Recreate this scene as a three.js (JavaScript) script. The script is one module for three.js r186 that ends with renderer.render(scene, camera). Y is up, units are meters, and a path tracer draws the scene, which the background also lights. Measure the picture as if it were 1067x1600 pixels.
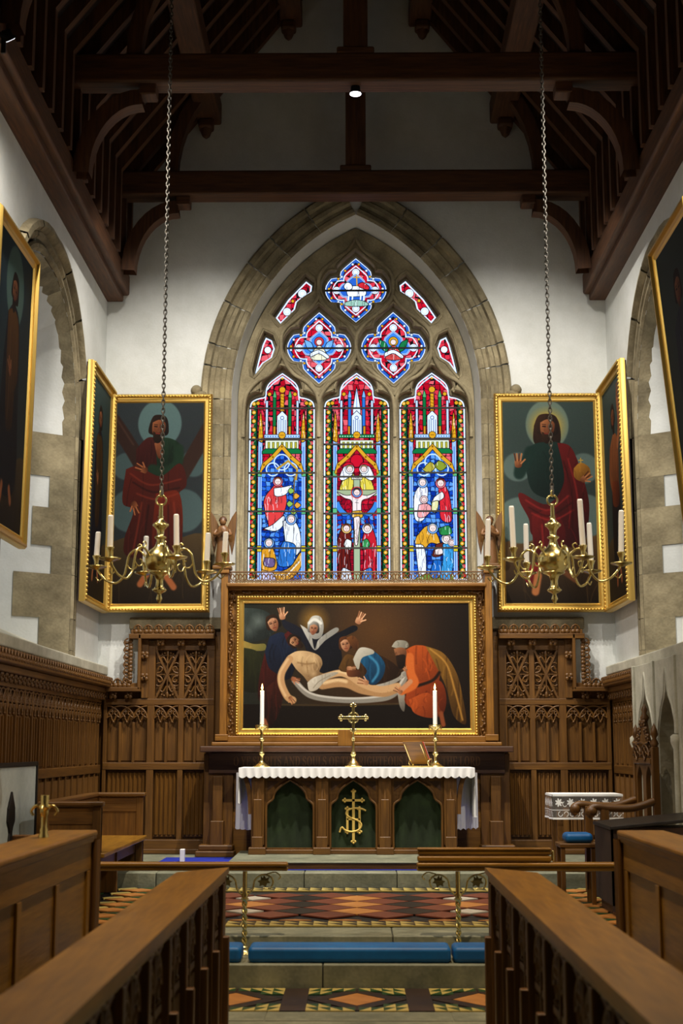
import * as THREE from 'three';
import { RoundedBoxGeometry } from 'three/addons/geometries/RoundedBoxGeometry.js';
import { mergeGeometries, toCreasedNormals } from 'three/addons/utils/BufferGeometryUtils.js';
import { RectAreaLightUniformsLib } from 'three/addons/lights/RectAreaLightUniformsLib.js';
import { FontLoader } from 'three/addons/loaders/FontLoader.js';
import { TextGeometry } from 'three/addons/geometries/TextGeometry.js';

// ---------- camera, daylight, exposure ----------
const D2R = Math.PI / 180;
const scene = new THREE.Scene();
const camera = new THREE.PerspectiveCamera(39.6, 1067 / 1600, 0.1, 90);
camera.position.set(0, 1.74, 0);
camera.rotation.order = 'YXZ';
camera.rotation.set(9.38 * D2R, 0.6 * D2R, 0);
camera.updateMatrixWorld();
camera.focus = 16.6; camera.userData.fStop = 2.8;
const renderer = new THREE.WebGLRenderer();
renderer.toneMapping = THREE.LinearToneMapping;
renderer.toneMappingExposure = 0.6;
renderer.shadowMap.enabled = true;
RectAreaLightUniformsLib.init();
scene.background = new THREE.Color().setRGB(0.9, 0.97, 1.08);   // overcast daylight outside
scene.backgroundIntensity = 2.0;
const LAMP = 1.0;                                               // strength of the lamps in the roof

// ---------- pixel -> place helpers (photo frame 1067 x 1600) ----------
const F = 2222, refPos = new THREE.Vector3(0, 1.74, 0), refTurn = new THREE.Quaternion().setFromEuler(new THREE.Euler(9.38 * D2R, 0.6 * D2R, 0, 'YXZ'));   // where the photograph was taken from
const ray = (x, y) => new THREE.Vector3((x - 533.5) / F, (800 - y) / F, -1).applyQuaternion(refTurn);
const on = (ax, v) => (x, y) => { const d = ray(x, y), p = refPos.clone(); return p.addScaledVector(d, (v - p[ax]) / d[ax]); };

// ---------- seeded random + noise ----------
let seedState = 7;
const rnd = () => { seedState = (seedState * 1664525 + 1013904223) >>> 0; return seedState / 4294967296; };
const rr = (a, b) => a + (b - a) * rnd();
const hash2 = (x, y, s) => { let h = Math.imul(x, 374761393) + Math.imul(y, 668265263) + Math.imul(s, 1442695041) | 0; h = Math.imul(h ^ (h >>> 13), 1274126177); return ((h ^ (h >>> 16)) >>> 0) / 4294967296; };
function vnoise(x, y, px, py, s) {           // tileable value noise with periods px, py
  const xi = Math.floor(x), yi = Math.floor(y), fx = x - xi, fy = y - yi, u = fx * fx * (3 - 2 * fx), v = fy * fy * (3 - 2 * fy);
  const m = (a, n) => ((a % n) + n) % n, h = (a, b) => hash2(m(a, px), m(b, py), s);
  return (h(xi, yi) * (1 - u) + h(xi + 1, yi) * u) * (1 - v) + (h(xi, yi + 1) * (1 - u) + h(xi + 1, yi + 1) * u) * v;
}
function tex(size, fn, srgb = true) {
  const d = new Uint8Array(size * size * 4);
  for (let y = 0; y < size; y++) for (let x = 0; x < size; x++) {
    const c = fn(x / size, y / size), i = (y * size + x) * 4;
    d[i] = Math.max(0, Math.min(255, c[0] * 255)); d[i + 1] = Math.max(0, Math.min(255, c[1] * 255)); d[i + 2] = Math.max(0, Math.min(255, c[2] * 255)); d[i + 3] = 255;
  }
  const t = new THREE.DataTexture(d, size, size); t.wrapS = t.wrapT = THREE.RepeatWrapping; t.magFilter = THREE.LinearFilter; t.minFilter = THREE.LinearMipmapLinearFilter; t.generateMipmaps = true;
  if (srgb) t.colorSpace = THREE.SRGBColorSpace; t.needsUpdate = true; return t;
}
const grain = (u, v, s) => 0.45 * vnoise(u * 3, v * 40, 3, 40, s) + 0.35 * vnoise(u * 8, v * 110, 8, 110, s + 1) + 0.2 * vnoise(u * 5, v * 7, 5, 7, s + 2);
const woodTex = (a, b, s) => tex(512, (u, v) => { const g = grain(u, v, s); return [0, 1, 2].map((k) => a[k] + (b[k] - a[k]) * g); });
const mottle = (u, v, s) => 0.5 * vnoise(u * 4, v * 4, 4, 4, s) + 0.3 * vnoise(u * 13, v * 13, 13, 13, s + 1) + 0.2 * vnoise(u * 60, v * 60, 60, 60, s + 2);
const mottleTex = (a, b, s, size = 512) => tex(size, (u, v) => { const g = mottle(u, v, s); return [0, 1, 2].map((k) => a[k] + (b[k] - a[k]) * g); });
const bumpTex = tex(256, (u, v) => { const g = mottle(u, v, 55); return [g, g, g]; }, false);
const grainBump = tex(512, (u, v) => { const g = grain(u, v, 31); return [g, g, g]; }, false);

// ---------- materials ----------
const std = (o) => new THREE.MeshStandardMaterial(o);
const wood = (a, b, s, rough) => std({ map: woodTex(a, b, s), roughness: rough, bumpMap: grainBump, bumpScale: 0.0015 });
const M = {
  oak: wood([0.37, 0.235, 0.065], [0.60, 0.415, 0.135], 3, 0.45),
  panel: wood([0.27, 0.17, 0.05], [0.47, 0.315, 0.105], 5, 0.45),
  darkOak: wood([0.20, 0.12, 0.07], [0.33, 0.21, 0.12], 9, 0.5),
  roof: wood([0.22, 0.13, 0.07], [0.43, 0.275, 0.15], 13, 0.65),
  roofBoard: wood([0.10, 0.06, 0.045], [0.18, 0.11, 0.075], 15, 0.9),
  desk: wood([0.41, 0.275, 0.055], [0.65, 0.465, 0.13], 17, 0.36),
  plaster: std({ map: mottleTex([0.80, 0.815, 0.80], [0.88, 0.895, 0.89], 21), roughness: 0.95, bumpMap: bumpTex, bumpScale: 0.004 }),
  stone: std({ map: mottleTex([0.33, 0.30, 0.23], [0.64, 0.60, 0.48], 23), roughness: 0.92, bumpMap: bumpTex, bumpScale: 0.008 }),
  stone2: std({ map: mottleTex([0.38, 0.345, 0.26], [0.69, 0.645, 0.52], 24), roughness: 0.92, bumpMap: bumpTex, bumpScale: 0.008 }),
  paleStone: std({ map: mottleTex([0.58, 0.57, 0.50], [0.80, 0.79, 0.72], 27), roughness: 0.9, bumpMap: bumpTex, bumpScale: 0.005 }),
  step: std({ map: mottleTex([0.33, 0.35, 0.29], [0.60, 0.60, 0.50], 25), roughness: 0.6, bumpMap: bumpTex, bumpScale: 0.004 }),
  brass: std({ color: new THREE.Color().setRGB(0.83, 0.69, 0.29), metalness: 1, roughness: 0.24 }),
  gilt: std({ color: new THREE.Color().setRGB(0.68, 0.45, 0.11), metalness: 0.85, roughness: 0.36 }),
  candle: std({ color: 0xf6f6f2, roughness: 0.5 }),
  iron: std({ color: 0x1c1a18, roughness: 0.6, metalness: 0.4 }),
  steel: std({ color: new THREE.Color().setRGB(0.16, 0.15, 0.13), roughness: 0.5, metalness: 0.8 }),
  linen: std({ color: 0xe9e8e4, roughness: 0.95, side: THREE.DoubleSide }),
  green: std({ map: mottleTex([0.08, 0.12, 0.05], [0.17, 0.24, 0.10], 29), roughness: 0.95 }),
  blue: std({ map: mottleTex([0.005, 0.30, 0.52], [0.01, 0.41, 0.67], 33, 256), roughness: 0.5 }),
  carpet: std({ map: mottleTex([0.03, 0.10, 0.50], [0.06, 0.17, 0.66], 35, 256), roughness: 1 }),
  gold: std({ color: new THREE.Color().setRGB(0.72, 0.50, 0.12), roughness: 0.5, metalness: 0.3 }),
  darkOak2: wood([0.36, 0.24, 0.13], [0.5, 0.35, 0.2], 11, 0.45),
  lead: std({ color: 0x14130f, roughness: 0.7 }),
};

// ---------- geometry helpers ----------
const V2 = (x, y) => new THREE.Vector2(x, y), V3 = (x, y, z) => new THREE.Vector3(x, y, z);
const bx = (w, h, d, x = 0, y = 0, z = 0) => new THREE.BoxGeometry(w, h, d).translate(x, y, z);                 // centred
const span = (x0, x1, y0, y1, z0, z1) => bx(Math.abs(x1 - x0), Math.abs(y1 - y0), Math.abs(z1 - z0), (x0 + x1) / 2, (y0 + y1) / 2, (z0 + z1) / 2);
const rbox = (w, h, d, x, y, z, r = 0.01, s = 2) => new RoundedBoxGeometry(w, h, d, s, Math.min(r, w / 2.1, h / 2.1, d / 2.1)).translate(x, y, z);
const rspan = (x0, x1, y0, y1, z0, z1, r = 0.01) => rbox(Math.abs(x1 - x0), Math.abs(y1 - y0), Math.abs(z1 - z0), (x0 + x1) / 2, (y0 + y1) / 2, (z0 + z1) / 2, r);
const lathe = (pts, seg = 24) => new THREE.LatheGeometry(pts.map((p) => V2(p[0], p[1])), seg);
const tube = (pts, r, seg = 24, rad = 6, closed = false) => new THREE.TubeGeometry(new THREE.CatmullRomCurve3(pts.map((p) => V3(...p)), closed), seg, r, rad, closed);
const shapeOf = (pts, holes = []) => { const s = new THREE.Shape(pts.map((p) => V2(p[0], p[1]))); for (const h of holes) s.holes.push(new THREE.Path(h.map((p) => V2(p[0], p[1])))); return s; };
const extr = (shape, depth, bevel = 0, z = 0, curve = 6) => new THREE.ExtrudeGeometry(shape, { depth, bevelEnabled: bevel > 0, bevelSize: bevel, bevelThickness: bevel, bevelOffset: -bevel, bevelSegments: 2, curveSegments: curve }).translate(0, 0, z);
function bar(a, b, w, d) {                                    // a rectangular bar from point a to point b
  const A = V3(...a), B = V3(...b), dir = B.clone().sub(A), g = new THREE.BoxGeometry(w, dir.length(), d);
  g.applyQuaternion(new THREE.Quaternion().setFromUnitVectors(V3(0, 1, 0), dir.clone().normalize())); return g.translate(...A.add(B).multiplyScalar(0.5).toArray());
}
function sweep(path, prof, closed = false) {                  // path in the xy plane, profile [offset along the left normal, z]
  const n = path.length, m = prof.length, pos = [], idx = [];
  for (let i = 0; i < n; i++) {
    const a = path[closed ? (i - 1 + n) % n : Math.max(0, i - 1)], b = path[closed ? (i + 1) % n : Math.min(n - 1, i + 1)], c = path[i];
    let ta = V2(c[0] - a[0], c[1] - a[1]), tb = V2(b[0] - c[0], b[1] - c[1]);
    if (ta.length() < 1e-6) ta = tb.clone(); if (tb.length() < 1e-6) tb = ta.clone();
    ta.normalize(); tb.normalize();
    const na = V2(-ta.y, ta.x), nb = V2(-tb.y, tb.x), mm = na.clone().add(nb).normalize(), k = 1 / Math.max(0.35, mm.dot(na));
    for (const q of prof) pos.push(c[0] + mm.x * q[0] * k, c[1] + mm.y * q[0] * k, q[1]);
  }
  const rows = closed ? n : n - 1;
  for (let i = 0; i < rows; i++) for (let j = 0; j < m - 1; j++) { const a = i * m + j, b = ((i + 1) % n) * m + j; idx.push(a, b, a + 1, b, b + 1, a + 1); }
  const g = new THREE.BufferGeometry(); g.setAttribute('position', new THREE.Float32BufferAttribute(pos, 3)); g.setIndex(idx); g.computeVertexNormals(); return toCreasedNormals(g, 0.7);
}
function archPath(w, ySpring, rise, yBase, n = 14) {          // pointed arch from the left foot over the apex to the right foot
  const R = (w * w + rise * rise) / (2 * w), cx = -w + R, a1 = Math.acos(Math.max(-1, -cx / R)), L = [];
  for (let i = 0; i <= n; i++) { const a = Math.PI + (a1 - Math.PI) * (i / n); L.push([cx + R * Math.cos(a), ySpring + R * Math.sin(a)]); }
  L[n][0] = 0;
  const out = yBase < ySpring ? [[-w, yBase], ...L] : [...L];
  for (let i = n - 1; i >= 0; i--) out.push([-L[i][0], L[i][1]]);
  if (yBase < ySpring) out.push([w, yBase]);
  return out;
}
function loft(A, B, za, zb) {                                 // a ruled sheet between two paths of the same count
  const pos = [], idx = [];
  A.forEach((p, i) => pos.push(p[0], p[1], za, B[i][0], B[i][1], zb));
  for (let i = 0; i < A.length - 1; i++) idx.push(2 * i, 2 * i + 1, 2 * i + 2, 2 * i + 1, 2 * i + 3, 2 * i + 2);
  const g = new THREE.BufferGeometry(); g.setAttribute('position', new THREE.Float32BufferAttribute(pos, 3)); g.setIndex(idx); g.computeVertexNormals(); return toCreasedNormals(g, 0.6);
}
function metric(g, grainAxis) {                               // uv in metres; u runs along the grain
  g = g.index ? g.toNonIndexed() : g;
  for (const k of Object.keys(g.attributes)) if (!['position', 'normal', 'uv'].includes(k)) g.deleteAttribute(k);
  const p = g.attributes.position, uv = new Float32Array(p.count * 2);
  g.computeBoundingBox(); const s = g.boundingBox.getSize(V3(0, 0, 0));
  const ax = grainAxis ?? (s.y >= s.x && s.y >= s.z ? 1 : s.x >= s.z ? 0 : 2), off = (g.boundingBox.min.x * 1.37 + g.boundingBox.min.y * 0.73 + g.boundingBox.min.z * 0.91) % 1;
  const A = V3(), B = V3(), C = V3();
  for (let i = 0; i < p.count; i += 3) {
    A.fromBufferAttribute(p, i); B.fromBufferAttribute(p, i + 1); C.fromBufferAttribute(p, i + 2);
    const nn = B.clone().sub(A).cross(C.clone().sub(A)), w = [Math.abs(nn.x), Math.abs(nn.y), Math.abs(nn.z)], k = w.indexOf(Math.max(...w));
    const rest = [0, 1, 2].filter((q) => q !== k), ua = rest.includes(ax) ? ax : rest[0], va = rest.find((q) => q !== ua);
    for (const [o, P] of [[0, A], [1, B], [2, C]]) { uv[(i + o) * 2] = P.getComponent(ua) + off; uv[(i + o) * 2 + 1] = P.getComponent(va) + off * 0.7; }
  }
  g.setAttribute('uv', new THREE.BufferAttribute(uv, 2));
  if (!g.attributes.normal) g.computeVertexNormals();
  return g;
}
function mirrorX(g) {                                         // mirrored copy with its faces turned the right way out
  g = g.index ? g.toNonIndexed() : g.clone(); g.scale(-1, 1, 1);
  for (const a of Object.values(g.attributes)) for (let i = 0; i < a.count; i += 3) for (let k = 0; k < a.itemSize; k++) { const t = a.getComponent(i + 1, k); a.setComponent(i + 1, k, a.getComponent(i + 2, k)); a.setComponent(i + 2, k, t); }
  return g;
}
const used = new Map();
const numbered = (n) => { const k = used.get(n) ?? 0; used.set(n, k + 1); return k ? n + '_' + String(k).padStart(3, '0') : n; };
function obj(name, geos, m, parent = scene, keepUV = false) { // one named mesh from one or several geometries
  const list = (Array.isArray(geos) ? geos : [geos]).map((g) => keepUV ? (g.index ? g.toNonIndexed() : g) : metric(g));
  const o = new THREE.Mesh(list.length > 1 ? mergeGeometries(list) : list[0], m);
  o.name = parent === scene ? numbered(name) : name; o.castShadow = o.receiveShadow = true; parent.add(o); return o;
}
function put(name, geo, m, parent, x = 0, y = 0, z = 0, ry = 0) { // a mesh that shares a ready geometry
  const o = new THREE.Mesh(geo, m); o.name = name; o.castShadow = o.receiveShadow = true; o.position.set(x, y, z); o.rotation.y = ry; parent.add(o); return o;
}
function thing(name, label, category, p = [0, 0, 0], turn = 0, group) {
  const o = new THREE.Group(); o.name = numbered(name); scene.add(o); o.position.set(...p); o.rotation.y = turn; o.userData = { label, category }; if (group) o.userData.group = group; return o;
}
const tag = (o, label, category, group) => { Object.assign(o.userData, { label, category }); if (group) o.userData.group = group; return o; };
function struct(name, label, category) { const o = new THREE.Group(); o.name = name; o.userData = { kind: 'structure', label, category }; scene.add(o); return o; }
const canvasTex = (w, h, draw) => { const c = document.createElement('canvas'); c.width = w; c.height = h; const x = c.getContext('2d'); draw(x, w, h); const t = new THREE.CanvasTexture(c); t.colorSpace = THREE.SRGBColorSpace; t.anisotropy = 8; return t; };

// ---------- levels ----------
const EAST = -18, WX = 3.27;
const L1 = 0.172, L2 = 0.292, L3 = 0.443, L4 = 0.526;
const Z1 = -10.79, Z2 = -11.45, Z3 = -15.26, Z4 = -15.62;
const roofY = (x) => 12.68 - 1.265 * Math.abs(x);              // underside of the rafters

// ================= SETTING =================
// ---- floor and steps ----
const floor = struct('floor', 'stone and tile floor rising in steps to the altar', 'floor');
obj('choir_pavement', span(-4.2, 4.2, -0.25, 0, 4.2, Z1), M.step, floor);
obj('step_core', [span(-3.6, 3.6, -0.1, L1 - 0.02, Z1 - 0.02, -18.6), span(-3.6, 3.6, 0, L2 - 0.012, Z2 - 0.02, -18.6), span(-3.6, 3.6, 0, L3 - 0.012, Z3 - 0.02, -18.6)], M.lead, floor);
function stepRow(z0, z1, y0, y1, cuts) { for (let i = 0; i < cuts.length - 1; i++) obj('step_stone', rspan(cuts[i] + 0.003, cuts[i + 1] - 0.003, y0, y1, z0, z1, 0.012), M.step, floor); }
stepRow(Z1, Z2 - 0.03, -0.05, L1, [-3.27, -1.9, -0.25, 1.62, 3.27]);
stepRow(Z2, -11.97, 0.1, L2, [-3.27, -1.7, 0.28, 2.0, 3.27]);
stepRow(Z3, Z4 - 0.1, 0.2, L3, [-3.27, -2.1, -0.55, 0.42, 1.6, 3.27]);
obj('sanctuary_pavement', span(-3.27, 3.27, L3 - 0.1, L3 - 0.002, Z4 - 0.1, EAST), M.step, floor);
obj('kerb_stone', [rspan(-3.2, -0.6, -0.02, 0.004, -9.86, -9.55, 0.002), rspan(-0.595, 0.62, -0.02, 0.004, -9.86, -9.55, 0.002), rspan(0.625, 3.2, -0.02, 0.004, -9.86, -9.55, 0.002)], M.step, floor);
// tiles: each tile is a shallow slab proud of the dark bed
const tileM = {
  yellow: std({ map: mottleTex([0.66, 0.58, 0.30], [0.80, 0.72, 0.42], 41, 128), roughness: 0.4 }), green: std({ map: mottleTex([0.10, 0.22, 0.10], [0.16, 0.32, 0.15], 42, 128), roughness: 0.4 }),
  orange: std({ map: mottleTex([0.58, 0.36, 0.16], [0.80, 0.56, 0.28], 43, 128), roughness: 0.45 }), brown: std({ map: mottleTex([0.15, 0.10, 0.08], [0.23, 0.16, 0.12], 44, 128), roughness: 0.45 }),
  red: std({ map: mottleTex([0.34, 0.16, 0.10], [0.46, 0.23, 0.14], 45, 128), roughness: 0.45 }), black: std({ map: mottleTex([0.05, 0.05, 0.045], [0.10, 0.09, 0.08], 46, 128), roughness: 0.4 }),
  pale: std({ map: mottleTex([0.66, 0.62, 0.55], [0.80, 0.77, 0.70], 47, 128), roughness: 0.4 }),
};
const tileGeo = new Map();
function tile(kind, pts, y, parent) {                          // pts in x,z around a centre; alike tiles share a geometry
  const cx = pts.reduce((a, p) => a + p[0], 0) / pts.length, cz = pts.reduce((a, p) => a + p[1], 0) / pts.length;
  const loc = pts.map((p) => [p[0] - cx, -(p[1] - cz)].map((v) => Math.round(v * 1e4) / 1e4)), key = JSON.stringify(loc);
  if (!tileGeo.has(key)) tileGeo.set(key, metric(extr(shapeOf(loc.map((p) => [p[0] * 0.985, p[1] * 0.985])), 0.012).rotateX(-Math.PI / 2)));
  return put('tile', tileGeo.get(key), tileM[kind], parent, cx, y - 0.008, cz);
}
obj('tile_bed', span(-3.2, 3.2, -0.1, 0.001, -9.86, Z1), M.lead, floor);
for (let k = -3; k <= 3; k++) {                               // strip at the foot of the steps
  const cx = k * 0.865, z0 = -9.87, z1 = -10.77, hw = 0.345, zc = (z0 + z1) / 2, d = (z0 - z1) / 4, c = hw / 3;
  tile('brown', [[cx + hw, z0], [cx + 0.52, z0], [cx + 0.52, z1], [cx + hw, z1]], 0.004, floor);
  tile('orange', [[cx - 0.2, zc], [cx, zc + 0.25], [cx + 0.2, zc], [cx, zc - 0.25]], 0.004, floor);
  for (const s of [-1, 1]) {
    tile('brown', [[cx, zc + s * 0.26], [cx + 0.21, zc], [cx + hw, zc], [cx, zc + s * 0.43]], 0.004, floor); tile('brown', [[cx, zc + s * 0.26], [cx - 0.21, zc], [cx - hw, zc], [cx, zc + s * 0.43]], 0.004, floor);
    for (const t of [-1, 1]) for (let j = 0; j < 2; j++) for (let i = 0; i < (j ? 2 : 4); i++) {
      const cw = 0.083, xa = cx + t * (hw - i * cw), xb = cx + t * (hw - (i + 1) * cw), za = zc + s * (0.445 - j * 0.13), zb = zc + s * (0.445 - (j + 1) * 0.13);
      tile('yellow', [[xa, za], [xb, za], [xa, zb]], 0.005, floor); tile('green', [[xb, za], [xb, zb], [xa, zb]], 0.005, floor);
    }
  }
}
{ // sanctuary carpet of tiles between the stone nosing and the next riser
  const z0 = -11.99, z1 = Z3 + 0.02, y = L2 + 0.004, T = (k, p) => tile(k, p, y, floor);
  for (let i = 0; i < 26; i++) for (const [za, zb] of [[z0 - 0.05, z0 - 0.19], [z0 - 0.2, z0 - 0.34], [z1 + 0.19, z1 + 0.05], [z1 + 0.34, z1 + 0.2]]) {   // zigzag borders
    const x = -1.56 + i * 0.12; T('yellow', [[x, za], [x + 0.12, za], [x, zb]]); T('black', [[x + 0.12, za], [x + 0.12, zb], [x, zb]]);
  }
  for (let i = 0; i < 8; i++) T('orange', [[-1.5 + i * 0.42, z0 - 0.41], [-1.36 + i * 0.42, z0 - 0.35], [-1.22 + i * 0.42, z0 - 0.41], [-1.36 + i * 0.42, z0 - 0.47]]);
  const zc = (z0 + z1) / 2;
  for (let i = -6; i <= 6; i++) for (let j = -3; j <= 3; j++) {   // lattice of lozenges
    if ((i + j) % 2) continue;
    const x = i * 0.25, z = zc + j * 0.27, k = (i === 0 && Math.abs(j) <= 2) || (Math.abs(i) === 4 && j === 0) ? 'orange' : Math.abs(i) === 4 && Math.abs(j) === 2 ? 'pale' : [ 'brown', 'red', 'black', 'red'][(Math.abs(i) + Math.abs(j) * 2) % 4], q = k === 'pale' ? 0.7 : 1;
    T(k, [[x - 0.245 * q, z], [x, z + 0.25 * q], [x + 0.245 * q, z], [x, z - 0.25 * q]]);
  }
  for (const s of [-1, 1]) {
    for (let i = 0; i < 14; i++) { const z = z0 - 0.1 - i * 0.22; T('yellow', [[s * 1.62, z], [s * 1.62, z - 0.11], [s * 1.74, z]]); T('yellow', [[s * 1.74, z - 0.11], [s * 1.62, z - 0.22], [s * 1.62, z - 0.11]]); }
    T('brown', [[s * 1.78, z0 - 0.05], [s * 1.98, z0 - 0.05], [s * 1.98, z1], [s * 1.78, z1]]);
    for (let i = 0; i < 7; i++) for (const x of [2.22, 2.78]) { const z = z0 - 0.3 - i * 0.44; T('orange', [[s * (x - 0.2), z], [s * x, z + 0.15], [s * (x + 0.2), z], [s * x, z - 0.15]]); for (const q of [-1, 1]) T(q < 0 ? 'green' : 'yellow', [[s * (x + 0.04), z - 0.17], [s * (x + q * 0.22), z - 0.04], [s * (x + q * 0.25), z - 0.14], [s * (x + q * 0.08), z - 0.24]]); }
  }
}

// ---- east wall with the window opening ----
const wallEast = struct('wall_east', 'white plastered east wall with gable above the altar', 'wall');
const SPR = 6.2, A1 = archPath(1.62, SPR, 2.52, 3.3), A2 = archPath(1.53, SPR, 2.40, 3.3);
const gable = [[-3.7, 0], [3.7, 0], [3.7, 8.3], [0, 13.2], [-3.7, 8.3]];
obj('plaster_face', extr(shapeOf(gable, [A1]), 0.3, 0, -0.3).translate(0, 0, EAST), M.plaster, wallEast);
obj('plaster_outer', extr(shapeOf(gable, [A2]), 0.35, 0, -0.85).translate(0, 0, EAST), M.plaster, wallEast);
obj('plaster_reveal', loft(A1, A2, EAST - 0.005, EAST - 0.5), M.plaster, wallEast);
obj('window_sill_slope', extr(shapeOf([[-1.62, 3.3], [1.62, 3.3], [1.62, 3.42], [-1.62, 3.42]]), 0.5, 0, EAST - 0.5), M.stone, wallEast);
const ringProf = [[0, -0.3], [0, 0], [0.03, 0.03], [0.08, 0.03], [0.10, 0.005], [0.14, 0.0], [0.17, 0.035], [0.22, 0.04], [0.24, 0.015], [0.29, 0.02], [0.31, 0.075], [0.37, 0.085], [0.40, 0.05], [0.40, -0.02]];
const jambProf = [[0, -0.3], [0, 0], [0.03, 0.03], [0.08, 0.03], [0.10, 0.005], [0.14, 0.0], [0.17, 0.02], [0.22, 0.02], [0.24, 0.012], [0.24, -0.02]];
const surround = thing('window_surround', 'moulded stone arch and jambs round the stained glass east window', 'stone arch', [0, 0, EAST]);
{
  const P = archPath(1.62, SPR, 2.52, SPR, 24), cuts = [0, 3, 5, 9, 13, 16, 20, 24, 28, 32, 35, 39, 43, 45, 48];
  for (let i = 0; i < cuts.length - 1; i++) { const seg = P.slice(cuts[i], cuts[i + 1] + 1).map((p) => [...p]); const a = seg[0], b = seg[1], k = 0.004 / Math.hypot(b[0] - a[0], b[1] - a[1]); a[0] += (b[0] - a[0]) * k; a[1] += (b[1] - a[1]) * k; obj('voussoir', sweep(seg, ringProf), i % 3 ? M.stone : M.stone2, surround); }
  for (const s of [-1, 1]) {
    let y = SPR; for (let i = 0; y > 3.93; i++) { const h = Math.min([0.34, 0.42, 0.3, 0.46][i % 4], y - 3.92), seg = [[-1.62, y - h + 0.004], [-1.62, y]]; let g = sweep(seg, jambProf); if (s > 0) g = mirrorX(g); obj('jamb_stone', [g, rspan(s * 1.84, s * (1.84 + [0.05, 0.2, 0.09, 0.26][i % 4]), y - h + 0.004, y, -0.05, 0.012, 0.02)], i % 2 ? M.stone : M.stone2, surround); y -= h; }
    obj('label_stop', [rbox(0.16, 0.09, 0.14, s * 2.02, SPR + 0.04, 0.06, 0.03), new THREE.SphereGeometry(0.075, 10, 8).translate(s * 2.07, SPR + 0.1, 0.07)], M.stone, surround);
  }
}

// ---- stained glass window: tracery, panes, bars ----
// the window is designed on its own flat sheet (350 x 510 units) that lies linearly, in metres, on the glass plane
const TZ = EAST - 0.42, onT = on('z', TZ), tA = onT(555, 455), tB = onT(555, 845), unitY = (tA.y - tB.y) / 390, unitX = (onT(700, 650).x - onT(410, 650).x) / 290;
const toT = (p) => [(p[0] - 555) * unitX, tB.y + (845 - p[1]) * unitY];
const mir = (pts, c) => pts.map(([x, y]) => [2 * c - x, y]).reverse();
const smooth = (pts, n) => new THREE.SplineCurve(pts.map((p) => V2(...p))).getPoints(n).map((p) => [p.x, p.y]);
const headHalf = smooth([[387.3, 640], [390, 630], [397, 625], [404.7, 622.5], [411.6, 620.5], [412.3, 611], [416.8, 600.7], [427, 592], [439.4, 583.3]], 22);
const lightHead = [...headHalf, ...mir(headHalf, 439.4).slice(1)];
const shiftX = (pts, d) => pts.map(([x, y]) => [x + d, y]);
const lights = [0, 116.6, 234.6].map((d) => ({ head: shiftX(lightHead, d), x0: 387.3 + d, x1: 491.5 + d }));
const lightOutline = (l) => [[l.x0, 905], ...l.head, [l.x1, 905]];
function quatre(cx, cy, w, h) {
  const q = smooth([[0, -h], [w * 0.26, -h * 0.8], [w * 0.5, -h * 0.58], [w * 0.52, -h * 0.4]], 6), r = smooth([[w * 0.52, -h * 0.4], [w * 0.8, -h * 0.38], [w * 0.98, -h * 0.14], [w, 0]], 6), quarter = [...q, ...r.slice(1)];
  const right = [...quarter, ...quarter.slice(0, -1).reverse().map(([x, y]) => [x, -y])], left = right.slice(1, -1).reverse().map(([x, y]) => [-x, y]);
  return [...right, ...left].map(([x, y]) => [x + cx, y + cy]);
}
const quatres = [quatre(555, 453, 49, 53), quatre(497, 545, 51, 58), quatre(614, 545, 51, 58)];
const sideA = [[476, 437], [486.5, 445], [485, 457], [471, 466], [462, 473], [459, 485], [436, 508], [427, 497], [447, 467]];
const sideB = [[412.5, 527], [423, 532], [428, 546], [423, 562], [409, 571], [402, 581], [396, 590.5], [396, 583.5], [401, 562], [407, 539]];
const smalls = [sideA, mir(sideA, 555), sideB, mir(sideB, 555)];
const openings = [...lights.map(lightOutline), ...quatres, ...smalls];
const ccw = (pts) => (THREE.ShapeUtils.area(pts.map((p) => V2(...p))) < 0 ? [...pts].reverse() : pts);
function grow(pts, d) {                                        // offset an outline outwards
  const P = ccw(pts), n = P.length;
  return P.map((c, i) => { const a = P[(i - 1 + n) % n], b = P[(i + 1) % n], na = V2(c[1] - a[1], a[0] - c[0]).normalize(), nb = V2(b[1] - c[1], c[0] - b[0]).normalize(), m = na.clone().add(nb).normalize(), k = Math.min(1.6, 1 / Math.max(0.4, m.dot(na))); return [c[0] + m.x * d * k, c[1] + m.y * d * k]; });
}
const win = struct('window_1', 'three-light stained glass window with quatrefoil stone tracery', 'window');
const worldOpen = openings.map((o) => ccw(o.map(toT)));
const tracOuter = archPath(1.56, SPR, 2.44, 3.36, 20);
obj('tracery', extr(shapeOf(tracOuter, worldOpen), 0.08, 0, TZ - 0.05), M.stone, win);
obj('tracery_moulding', extr(shapeOf(tracOuter, worldOpen.map((o, i) => grow(o, i < 3 ? 0.035 : i < 6 ? 0.04 : 0.025))), 0.1, 0.018, TZ + 0.035), M.stone2, win);
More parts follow.
